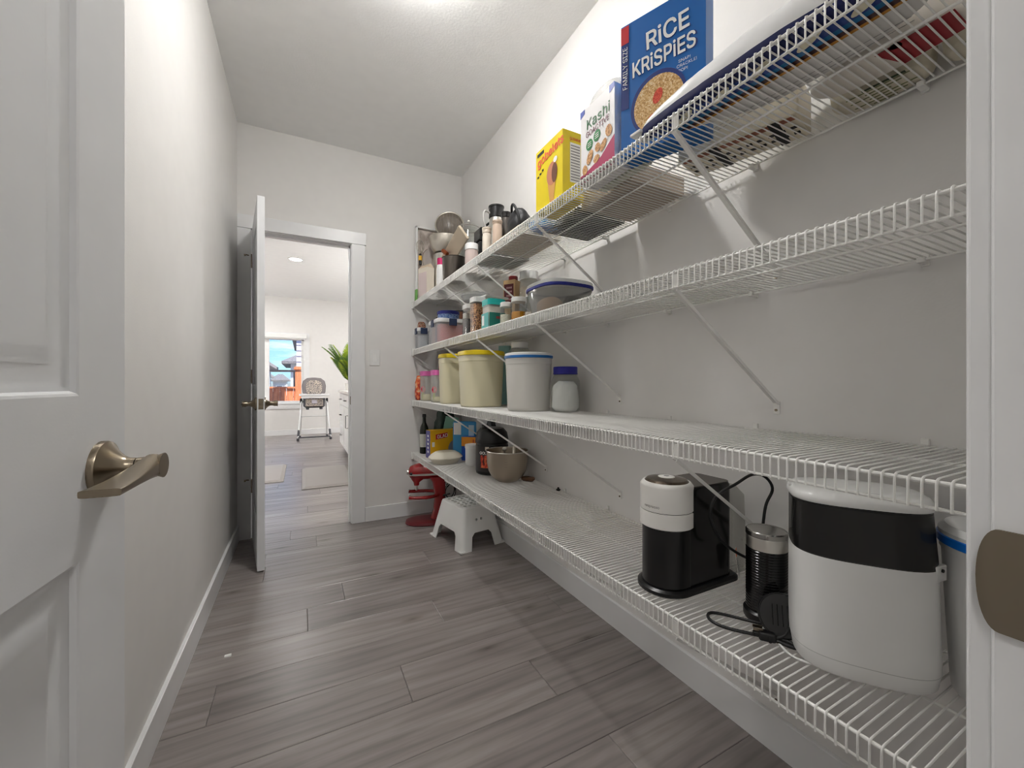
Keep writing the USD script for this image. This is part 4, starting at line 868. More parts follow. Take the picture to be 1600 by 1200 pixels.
part(t, 'dish', loft([ring(.072, .060, 0, 2.2, 40), ring(.085, .070, .004, 2.2, 40), ring(.105, .086, .034, 2.2, 40), ring(.110, .090, .038, 2.2, 40)]), CRM, smooth=40)
part(t, 'lid', loft([ring(.116, .094, .039, 2.2, 40), ring(.116, .094, .045, 2.2, 40), ring(.096, .078, .064, 2.2, 40), ring(.072, .056, .078, 2.2, 40), ring(.060, .046, .080, 2.2, 40)]), CRM, smooth=40)
t, R_, L_, T_, B_ = carton('orange_blue_box', 'orange and royal blue box right of the yellow bag box', 'box', (.985, 2.670, S4), (.80, -.60), .155, .165, .06, M('royal_blue_card', (26, 84, 190), .45))
decal(t, 'orange_band', rect(.001, .154, .100, .164), FRONT, M('orange_card', (236, 150, 28), .45))
decal(t, 'orange_band_side', rect(.001, .059, .100, .164), L_, M('orange_card'))
for k in range(4): decal(t, 'band_mark', rect(.08 + k * .017, .092 + k * .017, .118, .148), FRONT, M('rust_print', (200, 92, 30), .5), lift=.0007)
t = thing('blue_white_packet', 'blue and white packet propped above the orange and blue box', 'packet', (1.035, 2.74, S4), -38)
part(t, 'packet', rbox(-.085, .085, -.02, .02, 0, .265, .012), M('light_blue_film', (60, 150, 204), .4))
part(t, 'white_panel', rbox(-.075, -.02, -.022, -.019, .17, .255, .001, 1), PAPERW)
part(t, 'white_panel', rbox(.035, .075, -.022, -.019, .15, .24, .001, 1), M('ice_print', (190, 214, 226), .5))
jar('white_tub_behind', 'plain white tub standing between the covered dish and the black tub', 'tub', 1.00, 2.50, S4, .048, .135, .02, WHITE, WHITE2, knurl=False)
t = thing('black_boxes_bag', 'dark grey bag leaning on the wall behind the blue packet', 'bag', (1.115, 2.455, S4), 0)
part(t, 'bag', pouch(.038, .055, .30, seed=57, amp=.01), M('charcoal_film', (44, 46, 50), .4), smooth=50)
t = thing('powder_tub', 'large black tub with a domed black lid and a fiery red label', 'tub', (1.015, 2.225, S4))
part(t, 'body', lathe([(.085, 0), (.095, .006), (.097, .015), (.097, .172), (.092, .186)], 44), GLOSSBLACK)
part(t, 'label', lathe([(.0976, .022), (.0976, .168)], 44, False, False), M('black_label', (26, 22, 22), .4))
part(t, 'lid', lathe([(.098, .184), (.100, .188), (.099, .205), (.090, .245), (.070, .268), (.05, .273)], 44), BLACK)
part(t, 'carry_stub', cat_([xf(cyl(.02, .270, .292, 16, .003), (-.045, 0, 0))]), BLACK)
FIRE = ramp_mat('flame_print', 60, [(.35, (60, 16, 12)), (.48, (200, 50, 30)), (.6, (236, 120, 70)), (.7, (110, 24, 18))], .45, mscale=(1, 1, .5))
def arc(r, a0, a1, z0, z1, n=14):
    a = np.linspace(a0, a1, n); vs = [(r * math.cos(q), r * math.sin(q), z) for z in (z0, z1) for q in a]
    return trimesh.Trimesh(vs, [f for i in range(n - 1) for f in ((i, i + 1, n + i + 1), (i, n + i + 1, n + i))], process=False)
part(t, 'flame_panel', arc(.0982, -2.75, -1.75, .045, .118), FIRE)
part(t, 'seal_badge', arc(.0984, -2.42, -2.18, .148, .168), M('badge_cream', (214, 206, 190), .5))
words(t, 'GOLD', .016, 0, 0, frame((-.0775, -.062, .124), (.60, -.80, 0), (0, 0, 1)), PAPERW, bold=True, center=True)
t = thing('mixing_bowl', 'brushed steel mixing bowl with utensils standing in it', 'bowl', (1.005, 2.000, S4))
part(t, 'bowl', hollow([(.045, 0), (.055, .003), (.085, .025), (.104, .06), (.112, .10), (.115, .165), (.118, .168)], .0018, 56), M('warm_steel', (176, 164, 148), .3, 1.0), smooth=60)
part(t, 'rim', tube([(.117 * math.cos(a), .117 * math.sin(a), .168) for a in np.linspace(0, 2 * PI, 49)[:-1]], .0025, 6, True), STEEL)
part(t, 'volume_marks', cat_([put(prism(rect(-.008, .008, k * .014, k * .014 + .0012), .0004), frame((-.0560, -.0992, .095), (.871, -.491, 0), (0, 0, 1))) for k in range(4)]), M('etched_mark', (120, 110, 98), .5), smooth=False)
t = thing('measuring_spoon', 'grey beater handle standing in the steel mixing bowl', 'utensil', (.975, 1.96, S4))
part(t, 'shaft', tube([(.03, .05, .03), (-.02, -.03, .175), (-.026, -.04, .19)], .006, 8), STEEL)
part(t, 'knob', xf(lump(.013, .013, .012, 3, .03, sub=2), (-.027, -.042, .192)), M('grey_knob', (170, 166, 156), .35, .5))
t = thing('flat_beater', 'flat steel beater lying inside the mixing bowl', 'utensil', (1.02, 2.01, S4))
part(t, 'frame', tube(spline([(-.05, 0, .09), (-.03, -.04, .13), (.03, -.045, .14), (.055, 0, .13), (.03, .03, .10), (-.05, 0, .09)], 30), .006, 8), STEELD)
part(t, 'stem', tube([(.03, .0, .13), (.05, .035, .185)], .008, 10), STEELD)
t = thing('scrub_brush', 'small brown wooden brush lying beside the mixing bowl', 'brush', (1.105, 1.945, S4), -52)
part(t, 'handle', loft([ring(.034, .017, .004, 3, 28), ring(.038, .020, .008, 3, 28), ring(.038, .020, .018, 3, 28), ring(.032, .016, .022, 3, 28)]), M('brown_wood', (110, 76, 52), .5))
part(t, 'bristles', loft([ring(.030, .014, .0, 3, 28), ring(.032, .016, .005, 3, 28)]), M('dark_bristle', (60, 46, 36), .8))
t = thing('rubber_stopper', 'tiny black stopper lying against the wall on the lowest shelf', 'stopper', (1.140, 1.70, S4), 20)
part(t, 'cap', cyl(.011, 0, .008, 14, .002), BLACK)
part(t, 'tip', xf(cyl(.005, .008, .016, 10, .001), (0, 0, 0)), BLACK)
# ------------------------------------------------------------------ lowest shelf, near end
def stadium(r, x0, x1, z, rc=.03, n=40):
    """Round front of radius r about x0, square back at x1 with rounded corners."""
    t = np.linspace(PI / 2, 3 * PI / 2, 24); p = [(x0 + r * math.cos(a), r * math.sin(a)) for a in t]
    for sy, a0 in ((-1, -PI / 2), (1, 0)):
        c = (x1 - rc, sy * (r - rc)); p += [(c[0] + rc * math.cos(a), c[1] + rc * math.sin(a)) for a in np.linspace(a0, a0 + PI / 2, 8)]
    return np.array([(x, y, z) for x, y in p])
t = thing('coffee_machine', 'black coffee machine with a round white head on the lowest shelf', 'coffee machine', (.858, .768, S4), 0)
part(t, 'base', loft([stadium(.068, 0, .205, 0), stadium(.073, 0, .21, .004), stadium(.073, 0, .21, .012), stadium(.066, 0, .205, .017)]), BLACK)
part(t, 'body', loft([stadium(.060, 0, .187, .016, .02), stadium(.060, 0, .187, .262, .02), stadium(.057, 0, .184, .268, .02)], True, True), GLOSSBLACK, smooth=35)
part(t, 'front_spine', loft([stadium(.0612, -.0, .02, .020, .004), stadium(.0612, -.0, .02, .18, .004)]), BLACK, smooth=35)
part(t, 'top_plate', loft([stadium(.0575, .03, .1845, .268, .02), stadium(.0575, .03, .1845, .2705, .02)]), M('dark_bronze_plate', (86, 80, 74), .35, .5))
HEADW = M('warm_white_plastic', (234, 232, 227), .3)
part(t, 'head', lathe([(.0655, .208), (.067, .210), (.067, .270), (.060, .279), (.056, .280)], 56), HEADW, smooth=40)
part(t, 'head_ring', lathe([(.064, .1655), (.067, .168), (.067, .2045), (.0655, .2065)], 56), HEADW, smooth=40)
part(t, 'seam', lathe([(.064, .204), (.064, .211)], 48), BLACK)
part(t, 'spout', lathe([(.052, .150), (.055, .153), (.055, .168)], 40), BLACK)
part(t, 'dial', lathe([(.056, .279), (.050, .285), (.026, .289)], 48, False, True), M('dark_chrome', (120, 108, 96), .15, 1.0))
part(t, 'button', lathe([(.021, .288), (.021, .2905), (.017, .2915)], 32), HEADW)
part(t, 'button_dot', ellipse and xf(cyl(.007, .2915, .2919, 16), (0, 0, 0)), GREYINK)
w = meshkit.text_mesh('nespresso', .0065, .0003); w.apply_translation((-w.bounds[:, 0].mean(), 0, 0))
v = w.vertices.copy(); a = PI * 1.0 + .16 + v[:, 0] / .067; w.vertices = np.stack([(.0672 + v[:, 2]) * np.cos(a), (.0672 + v[:, 2]) * np.sin(a), .2195 + v[:, 1]], 1)
part(t, 'lettering', w, M('faint_grey_print', (140, 136, 130), .5), smooth=False)
part(t, 'drip_tray', loft([stadium(.052, -.004, .03, .017, .01), stadium(.054, -.004, .03, .021, .01)]), RUBBER)
part(t, 'water_tank', loft([[(.190 + .092 * a, -.057 + .104 * b, .012) for a, b in ((0, 0), (.7, 0), (1, .25), (1, .75), (.7, 1), (0, 1))], [(.190 + .085 * a, -.057 + .104 * b, .225) for a, b in ((0, 0), (.6, 0), (.85, .25), (.85, .75), (.6, 1), (0, 1))], [(.190 + .05 * a, -.047 + .08 * b, .25) for a, b in ((0, 0), (.6, 0), (.85, .25), (.85, .75), (.6, 1), (0, 1))]]), clear('tank_plastic', (224, 224, 222), rough=.04), 'clear water tank', smooth=20)
part(t, 'warning_tag', xf(rbox(-.013, .013, -.0006, .0006, 0, .075, .0004, 1), (.172, -.088, .022), rx=-.12, rz=.5), M('paper_tag', (220, 218, 212), .6), 'white paper tag with small print')
part(t, 'tag_header', xf(rbox(-.012, .012, -.0012, -.0004, .056, .074, .0003, 1), (.172, -.088, .022), rx=-.12, rz=.5), M('orange_tag', (226, 106, 30), .5))
for k in range(7): part(t, 'tag_line', xf(box(-.010, .010, -.0011, -.0005, .008 + k * .0065, .0102 + k * .0065), (.172, -.088, .022), rx=-.12, rz=.5), GREYINK, smooth=False)
CORD = [(1.020, .630, .570), (.985, .642, .586), (.945, .665, .618), (.920, .676, .660), (.915, .680, .700), (.935, .676, .735), (.985, .660, .762), (1.035, .650, .783), (1.075, .640, .776), (1.092, .630, .745), (1.088, .640, .712), (1.080, .642, .690), (1.075, .643, .66), (1.085, .66, .58), (1.09, .665, .495)]
part_in(t, 'power_cord', tube(spline(CORD, 90), .0036, 10), RUBBER, 'black power cord looping beside the machine')
# milk frother, its base and cord
t = thing('milk_frother', 'black ribbed milk frother with a steel collar and lid', 'milk frother', (.945, .558, S4))
part(t, 'foot', lathe([(.045, 0), (.047, .004), (.047, .018), (.041, .022)], 48), BLACK)
prof = [(.0405, .022)]
for k in range(22):
    z = .026 + k * .0062; r0 = .0405 + .0 * k
    prof += [(r0 + .0014, z), (r0 + .0014, z + .0026), (r0, z + .0038), (r0, z + .0058)]
part(t, 'ribbed_body', lathe(prof + [(.040, .163)], 44), GLOSSBLACK, smooth=25)
part(t, 'steel_collar', lathe([(.0408, .162), (.0415, .164), (.0415, .188), (.0408, .190)], 48), STEEL)
part(t, 'lid', lathe([(.042, .190), (.0425, .192), (.0425, .200), (.040, .2025), (.036, .2005)], 48), M('smoked_steel', (170, 168, 164), .2, 1.0))
t = thing('charging_pad', 'round black charging pad with a cord and plug, leaning against the milk frother', 'charging base', (.900, .500, S4), 0)
TB = frame((0, 0, .046), (.62, -.785, 0), (.30, .24, .92)); TB = frame((0, 0, .046), TB[:3, 0], np.cross(np.cross(TB[:3, 0], (.30, .24, .92)), TB[:3, 0]))
part(t, 'disc', put(lathe([(.040, -.012), (.044, -.008), (.044, .006), (.041, .009), (.03, .0095), (.012, .008)], 44), TB), BLACK)
part(t, 'ridges', put(cat_([tube([(.03 * s, -.02, .0098), (.03 * s, .02, .0098)], .0008, 4) for s in (-.6, -.3, 0, .3, .6)]), TB), GLOSSBLACK)
part(t, 'cord_guide', put(tube([(.043 * math.cos(a), .043 * math.sin(a), .008) for a in np.linspace(1.2, 4.2, 20)], .0022, 6), TB), GLOSSBLACK)
part_in(t, 'cable', tube(spline([(.905, .520, S4 + .012), (.880, .560, S4 + .010), (.862, .605, S4 + .005), (.838, .625, S4 + .0045), (.818, .612, S4 + .0045), (.815, .585, S4 + .0045), (.838, .545, S4 + .0045), (.860, .515, S4 + .0045)], 60), .0034, 8), RUBBER, smooth=60)
part_in(t, 'cable', tube(spline([(.866, .500, S4 + .007), (.886, .487, S4 + .016), (.896, .483, S4 + .034)], 16), .004, 8), RUBBER, smooth=60)
part_in(t, 'cable', tube(spline([(.866, .497, S4 + .006), (.872, .476, S4 + .006), (.880, .462, S4 + .006), (.886, .472, S4 + .006), (.882, .489, S4 + .006), (.868, .500, S4 + .006)], 26), .004, 8), RUBBER, smooth=60)
part_in(t, 'plug', xf(cat_([rbox(-.016, .016, -.011, .011, 0, .018, .005), rbox(-.026, -.014, -.006, .006, .004, .014, .003)]), (.862, .508, S4 + .001), rz=-.9), BLACK)
part_in(t, 'prong', cat_([xf(rbox(.0, .018, -.0008, .0008, 0, .006, .0004, 1), (.868, .522, S4 + .016), rz=2.3), xf(rbox(.0, .018, -.0008, .0008, 0, .006, .0004, 1), (.858, .514, S4 + .016), rz=2.3)]), NICKEL)
part_in(t, 'tie', tube([(.862 + .008 * math.cos(a), .500, S4 + .008 + .008 * math.sin(a)) for a in np.linspace(0, 2 * PI, 13)[:-1]], .0016, 6, True), BLACK)
# white appliance with a smoked window
def oval(a, b, z, e=3.0, dx=0., dy=0., n=64): return ring(a, b, z, e, n, dx, dy)
A, B = .1094, .0892
t = thing('bottle_sterilizer', 'large white rounded appliance with a smoked window band and white lid', 'sterilizer', (.9565, .392, S4), math.degrees(-.952))
part(t, 'body', loft([oval(A * .93, B * .9, .004), oval(A * .965, B * .95, .010), oval(A * .985, B * .985, .028), oval(A, B, .034), oval(A, B, .060), oval(A * .985, B * .97, .216, dx=-A * .012)], True, True), M('appliance_white', (232, 232, 230), .28), smooth=40)
part(t, 'base_line', loft([oval(A * .997, B * .997, .0345), oval(A * 1.002, B * 1.002, .0355), oval(A * 1.001, B * 1.001, .0365)], False, False), M('seam_grey', (190, 190, 188), .4))
part(t, 'smoked_window', loft([oval(A * .982, B * .968, .216, dx=-A * .012), oval(A * .955, B * .90, .308, dx=-A * .04), oval(A * .93, B * .87, .308, dx=-A * .04), oval(A * .955, B * .93, .217, dx=-A * .012)], False, False), clear('smoked_plastic_clear', (92, 90, 88), rough=.05, body=.30, body_rgb=(52, 51, 50)), 'dark smoked window band', smooth=40)
part(t, 'inner_tray', loft([oval(A * .86, B * .8, .214), oval(A * .86, B * .8, .232)]), M('inner_grey', (84, 82, 78), .4))
part(t, 'inner_rack', cat_([rod((x, -B * .62, .232), (x, B * .62, .232 + .05), .002) for x in np.linspace(-.075, .06, 6)]), M('inner_rack_grey', (120, 118, 112), .35))
part(t, 'vent_strip', loft([oval(A * .94, B * .885, .306, dx=-A * .04), oval(A * .94, B * .885, .314, dx=-A * .04)], True, True), BLACK)
part(t, 'lid', loft([oval(A * .965, B * .915, .313, dx=-A * .045), oval(A * .985, B * .94, .317, dx=-A * .045), oval(A * .975, B * .93, .326, dx=-A * .045), oval(A * .90, B * .82, .334, dx=-A * .045), oval(A * .6, B * .5, .337, dx=-A * .045)]), M('appliance_white'), smooth=50)
part(t, 'lid_groove', rbox(-.05, .02, -B * .60, -B * .57, .3335, .3365, .001, 1), M('seam_grey'))
part(t, 'lid_hinge', rbox(A * .84, A * 1.0, B * .05, B * .45, .300, .326, .005), WHITE)
part(t, 'lid_latch', rbox(-A * 1.02, -A * .90, -.012, .012, .318, .334, .004), WHITE)
lt = part(t, 'side_latch', xf(rbox(-.004, .004, -.016, .016, .196, .224, .003), (A * .90, -B * .56, 0), rz=-.75), WHITE)
part(lt, 'latch_hole', xf(cyl(.003, 0, .002, 12), (A * .90 + .0028, -B * .56 - .0032, .216), ry=PI / 2, rz=-.75), BLACK)
part(t, 'rating_mark', xf(rbox(-.0004, .0004, -.003, .003, .062, .090, .0003, 1), (A * .992, -B * .30, 0), rz=-.28), GREYINK)
for x, y in ((-.06, -.055), (.065, -.05), (-.06, .055), (.065, .05)): part(t, 'foot', xf(cyl(.010, 0, .006, 14, .001), (x, y, 0)), WHITE2)
part_in(t, 'power_cord', tube(spline([(.892, .540, S4 + .004), (.880, .51, S4 + .003), (.862, .478, S4 + .003), (.852, .455, S4 + .003), (.858, .43, S4 + .003), (.868, .415, S4 + .003)], 40), .0023, 8), WHITE)
t = thing('blue_ring_tub', 'white round tub with a bright blue ring, rightmost on the lowest shelf', 'tub', (1.056, .2025, S4))
part(t, 'body', lathe([(.080, 0), (.086, .004), (.088, .02), (.0985, .245), (.101, .248), (.101, .262)], 64), M('tub_white', (226, 226, 224), .35), smooth=40)
part(t, 'blue_ring', lathe([(.1015, .257), (.1045, .259), (.1045, .272), (.1015, .274)], 64, False, False), M('bright_blue', (14, 110, 206), .35))
part(t, 'lid', lathe([(.1025, .272), (.1025, .280), (.094, .290), (.090, .287), (.03, .287)], 64), M('tub_white'), smooth=40)

# ------------------------------------------------------------------ floor: step stool and stand mixer
def stool():
    """Step stool: flared shell with arched sides and a pierced top."""
    H = .248
    def rr(a, b, z, r, n=10):
        p = Polygon([(-a + r, -b + r), (a - r, -b + r), (a - r, b - r), (-a + r, b - r)]).buffer(r, quad_segs=6)
        c = np.array(p.exterior.coords)[:-1]; return np.array([(x, y, z) for x, y in c])
    def solid(d, z0, z1, rnd):
        o = [rr(.205 - d, .160 - d, z0, .030), rr(.150 - d, .115 - d, z1 - rnd, .030), rr(.150 - d - rnd * .35, .115 - d - rnd * .35, z1 - rnd * .25, .028), rr(.150 - d - rnd, .115 - d - rnd, z1, .026)]
        m = loft(o); m.fix_normals(); return m
    outer, inner = solid(0, 0, H, .012), solid(.0045, -.01, H - .005, .010)
    cuts = []
    def arch(w0, w1, h):
        return Polygon([(-w0, -.02), (w0, -.02), (w1, h - .02), (w1 - .02, h), (-w1 + .02, h), (-w1, h - .02)]).buffer(.001)
    a1 = prism(arch(.130, .108, .098), .8); a1.apply_translation((0, 0, -.4)); cuts.append(xf(a1, rx=PI / 2))
    a2 = prism(arch(.088, .070, .098), .8); a2.apply_translation((0, 0, -.4)); a2 = xf(a2, rx=PI / 2); cuts.append(xf(a2, rz=PI / 2))
    for i in range(6):
        for j in range(5):
            x, y = -.100 + i * .040, -.072 + j * .036
            cuts.append(xf(trimesh.creation.cylinder(.0112, .05, sections=12), (x, y, H)))
    for i in (-1, 1): cuts.append(xf(trimesh.creation.cylinder(.0085, .2, sections=14), (.20, i * .017 - .01, .172), ry=PI / 2))
    M3 = lambda m: manifold3d.Manifold(manifold3d.Mesh(np.asarray(m.vertices, np.float32), np.asarray(m.faces, np.uint32)))
    m = M3(trimesh.Trimesh(outer.vertices, outer.faces)) - M3(inner)
    for c in cuts: m = m - M3(c)
    return m
STO = (.963, 2.515, 0)
t = thing('step_stool', 'white plastic step stool with a pierced top, half under the lowest shelf', 'step stool', STO, -80.0)
sm = stool()
part(t, 'shell', sm, M('stool_white', (232, 232, 229), .38), smooth=35)
for sx in (-1, 1):
    for sy in (-1, 1): part(t, 'foot', xf(rbox(-.022, .022, -.018, .018, 0, .012, .005), (sx * .188, sy * .146, 0)), M('stool_white'))

RED = M('mixer_red', (150, 16, 22), .22, coat_weight=.4)
DRED = M('dark_red_enamel', (104, 26, 32), .28)
t = thing('stand_mixer', 'red stand mixer with an oval foot in the far corner under the lowest shelf', 'stand mixer', (.735, 2.965, 0), -12)
part(t, 'foot', loft([ring(.155, .100, 0, 2.2, 44, .09), ring(.160, .105, .006, 2.2, 44, .09), ring(.155, .100, .022, 2.2, 44, .09), ring(.12, .075, .030, 2.2, 44, .09), ring(.05, .05, .031, 2.2, 44, .11)]), DRED, smooth=50)
col = loft([ring(.055, .055, .028, 2.5, 32, .165), ring(.045, .050, .09, 2.5, 32, .175), ring(.040, .046, .20, 2.5, 32, .180), ring(.050, .050, .30, 2.5, 32, .170), ring(.060, .055, .335, 2.5, 32, .150)])
part(t, 'column', col, RED, smooth=60)
hd = []
for x, w, h, zc in ((-.045, .020, .022, .372), (-.035, .040, .042, .372), (.0, .052, .056, .374), (.07, .060, .062, .378), (.15, .060, .060, .378), (.21, .050, .048, .374), (.235, .030, .028, .370)):
    a = np.arange(32) * 2 * PI / 32; hd.append(np.stack([np.full(32, x), w * np.cos(a), zc + h * np.sin(a)], 1))
hm = loft(hd); hm.fix_normals(); part(t, 'head', hm, RED, smooth=60)
bd = []
for x, w in ((-.040, .036), (.0, .0535), (.07, .0615), (.15, .0615), (.21, .051)):
    bd.append(np.array([(x, -w, .352), (x, -w, .366), (x, w, .366), (x, w, .352)]))
bm = loft(bd); bm.fix_normals(); part(t, 'silver_band', bm, M('band_silver', (190, 186, 180), .3, .7))
part(t, 'attachment_hub', xf(cyl(.019, 0, .014, 22, .002), (-.045, 0, .374), ry=-PI / 2), STEEL)
part(t, 'hub_knob', xf(lump(.010, .010, .010, 1, .02, sub=2), (-.030, -.045, .368)), BLACK)
part(t, 'lower_head', loft([ring(.060, .045, .350, 2.3, 28, .03), ring(.050, .040, .325, 2.3, 28, .02), ring(.022, .022, .298, 2.3, 28, .01), ring(.018, .018, .275, 2.3, 28, .01)]), RED, smooth=50)
part(t, 'beater_shaft', cat_([xf(cyl(.008, .238, .276, 12), (.01, 0, 0)), rod((-.004, 0, .248), (.024, 0, .248), .003)]), STEEL)
for s in (-1, 1):
    part(t, 'bowl_arm', tube(spline([(.165, s * .045, .205), (.08, s * .095, .205), (.0, s * .095, .207), (-.045, s * .088, .210)], 18), .012, 10), RED, smooth=60)
    part(t, 'arm_pin', xf(cyl(.006, .208, .228, 10), (-.040, s * .088, 0)), STEEL)
part(t, 'lift_lever', tube([(.20, -.05, .20), (.245, -.075, .215)], .006, 8), BLACK)
part_in(t, 'cord_coil', tube(spline([(.985 + .035 * math.cos(a), 2.91 + .02 * math.sin(a * .7), .215 + .055 * math.sin(a)) for a in np.linspace(0, 15, 40)], 120), .0032, 6), RUBBER, smooth=60)
part_in(t, 'cord_end', tube(spline([(.99, 2.91, .16), (1.0, 2.90, .09), (1.02, 2.90, .02), (1.06, 2.90, .004)], 20), .0032, 6), RUBBER, smooth=60)
solo('paper_scrap', bump(rbox(-.012, .010, -.006, .006, .0002, .006, .002), .002, 120, 3), PAPERW, 'tiny white paper scrap on the floor near the left wall', 'scrap')
_p = stage.GetPrimAtPath('/World/paper_scrap'); UsdGeom.Xformable(_p).AddTranslateOp().Set(Gf.Vec3d(-.245, 1.835, 0))
# ------------------------------------------------------------------ kitchen beyond the doorway
MAT = M('grey_foam_mat', (158, 152, 147), .6, bump=.2, bscale=60)
def floor_mat(name, label, x0, x1, y0, y1):
    t = thing(name, label, 'floor mat', ((x0 + x1) / 2, (y0 + y1) / 2, 0))
    w, d = (x1 - x0) / 2, (y1 - y0) / 2
    def q(i, z): return [(-w + i, -d + i, z), (w - i, -d + i, z), (w - i, d - i, z), (-w + i, d - i, z)]
    m = loft([q(0, .0005), q(0, .003), q(.035, .019), q(.05, .019)]); m.fix_normals()
    part(t, 'mat', m, MAT, smooth=False)
    e = cat_([tube([q(0, .002)[i], q(0, .002)[(i + 1) % 4]], .0028, 5) for i in range(4)])
    part(t, 'edge_binding', e, M('dark_mat_edge', (112, 108, 104), .6))
    return t
floor_mat('kitchen_mat', 'grey cushioned mat in front of the white cabinets, on the right of the doorway view', .0, .50, 4.37, 5.42)
floor_mat('kitchen_mat', 'grey cushioned mat half hidden by the open door, on the left of the doorway view', -.95, -.17, 4.82, 5.80)
# base cabinets facing the mat
CAB = M('white_cabinet', (234, 234, 232), .35)
def cabinet(label, y0, y1, drawers):
    t = thing('base_cabinet', label, 'cabinet', (.53, (y0 + y1) / 2, 0)); w = (y1 - y0) / 2
    part(t, 'carcass', box(.02, .62, -w, w, .10, .875), CAB)
    part(t, 'toe_kick', box(.07, .60, -w, w, 0, .10), M('toe_kick_grey', (170, 170, 168), .5))
    zs = [(.70, .868), (.41, .692), (.108, .402)] if drawers else [(.70, .868), (.108, .692)]
    for a, b in zs:
        d = part(t, 'drawer_front' if (drawers or a > .6) else 'door_front', rbox(0, .02, -w + .003, w - .003, a, b, .003, 1), CAB)
        part(d, 'shaker_recess', cat_([rbox(-.004, .001, -w + .003, -w + .055, a, b, .001, 1), rbox(-.004, .001, w - .055, w - .003, a, b, .001, 1), rbox(-.004, .001, -w + .055, w - .055, b - .045, b, .001, 1), rbox(-.004, .001, -w + .055, w - .055, a, a + .045, .001, 1)]), CAB)
        vert = not drawers and a < .6
        h = [(-.004, -w + .035, .60), (-.032, -w + .035, .60), (-.032, -w + .035, .44), (-.004, -w + .035, .44)] if vert else [(-.004, -.07, (a + b) / 2), (-.032, -.07, (a + b) / 2), (-.032, .07, (a + b) / 2), (-.004, .07, (a + b) / 2)]
        part(d, 'handle', tube(h, .005, 8), M('handle_grey', (110, 108, 106), .35, .8))
cabinet('white base cabinet with drawers at the far end of the run, beneath the palm', 6.25, 6.90, True)
cabinet('white base cabinet with a door, second from the far end of the run', 5.60, 6.245, False)
cabinet('white base cabinet with drawers beside the grey mat, nearest the doorway', 4.40, 5.595, True)
solo('worktop', rbox(.505, 1.16, 4.38, 6.92, .877, .915, .004), M('white_quartz', (238, 236, 232), .25), 'white quartz worktop along the kitchen cabinets', 'worktop')
# potted palm on the worktop
t = thing('potted_palm', 'green palm with arching fronds standing on the white worktop', 'plant', (.645, 6.62, .9155))
part(t, 'pot', hollow([(.05, 0), (.06, .005), (.072, .10), (.074, .105)], .004, 32), M('white_glazed_pot', (230, 228, 222), .3))
part(t, 'soil', xf(cyl(.067, .07, .088, 28), (0, 0, 0)), M('potting_soil', (52, 40, 32), .9))
def leaf_mat(name, c):
    _mats[name] = usdkit.material(stage, '/World/Looks/' + name, {'d': ('principled_bsdf', {'base_color': lin(c), 'roughness': .45}), 't': ('translucent_bsdf', {'color': lin(c)}), 'm': ('mix_closure', {'fac': .35})}, [('d.BSDF', 'm.closure1'), ('t.BSDF', 'm.closure2')], surface='m.closure')
    return _mats[name]
LG, LD = leaf_mat('palm_leaf_light', (170, 190, 60)), leaf_mat('palm_leaf_dark', (96, 128, 58))
prng = random.Random(11)
for k in range(44):
    az = k * 2.399 + prng.uniform(-.2, .2); ln = prng.uniform(.36, .72); lean = prng.uniform(.08, .50)
    dx, dy = math.cos(az), math.sin(az); pts = []
    for q in range(15):
        u = q / 14; r0 = ln * lean * (.55 * u + .65 * u * u); z = .08 + ln * (1.08 * u - .42 * u * u * (.2 + lean))
        pts.append(V(dx * r0, dy * r0, z))
    P = np.array(pts); vs, fs = [], []
    st = tube(P, np.linspace(.0035, .001, 15), 5); vs.append(np.array(st.vertices)); fs.append(np.array(st.faces)); off = len(st.vertices)
    for q in range(6, 40):
        u = q / 40; i = min(int(u * 14), 13); p = P[i] + (P[i + 1] - P[i]) * (u * 14 - i); d = P[i + 1] - P[i]; d /= np.linalg.norm(d)
        side = V(-dy, dx, 0); up = np.cross(d, side)
        L = .14 * math.sin(PI * min(1, .12 + u * .86)) ** .7 + .015
        for s in (-1, 1):
            e = side * s * .75 + d * .85 - V(0, 0, .10); e /= np.linalg.norm(e)
            wv = np.cross(e, up); wv /= np.linalg.norm(wv) + 1e-9
            m_ = p + e * L * .4; tip = p + e * L - V(0, 0, .18 * L)
            vs.append(np.array([p, m_ + wv * .0045, tip, m_ - wv * .0045])); fs.append(np.array([(0, 1, 2), (0, 2, 3)]) + off); off += 4
    part(t, 'frond', trimesh.Trimesh(np.vstack(vs), np.vstack(fs), process=False), LG if k % 2 else LD, smooth=False)
# high chair
FAB = ramp_mat('patterned_fabric', 60, [(.40, (74, 70, 72)), (.47, (196, 186, 178)), (.53, (96, 88, 90)), (.60, (200, 186, 168))], .8)
GREYF = M('grey_pad_fabric', (122, 116, 117), .8); HFR = M('chair_white_frame', (226, 226, 226), .35); DG = M('chair_dark_grey', (66, 66, 72), .5)
t = thing('high_chair', 'white framed baby high chair with a patterned seat below the kitchen window', 'high chair', (.20, 8.40, 0))
part(t, 'seat_back', xf(loft([ring(.170, .030, .0, 2.6, 36), ring(.195, .045, .06, 2.6, 36), ring(.205, .045, .18, 2.6, 36), ring(.185, .040, .27, 2.6, 36), ring(.12, .026, .325, 2.6, 36), ring(.04, .01, .335, 2.6, 36)]), (0, .07, .80), rx=-.22), GREYF, smooth=60)
part(t, 'back_pad', xf(loft([ring(.10, .012, .02, 2.6, 30), ring(.135, .022, .08, 2.6, 30), ring(.14, .022, .18, 2.6, 30), ring(.12, .018, .25, 2.6, 30), ring(.05, .008, .285, 2.6, 30)]), (0, .030, .80), rx=-.22), FAB, smooth=60)
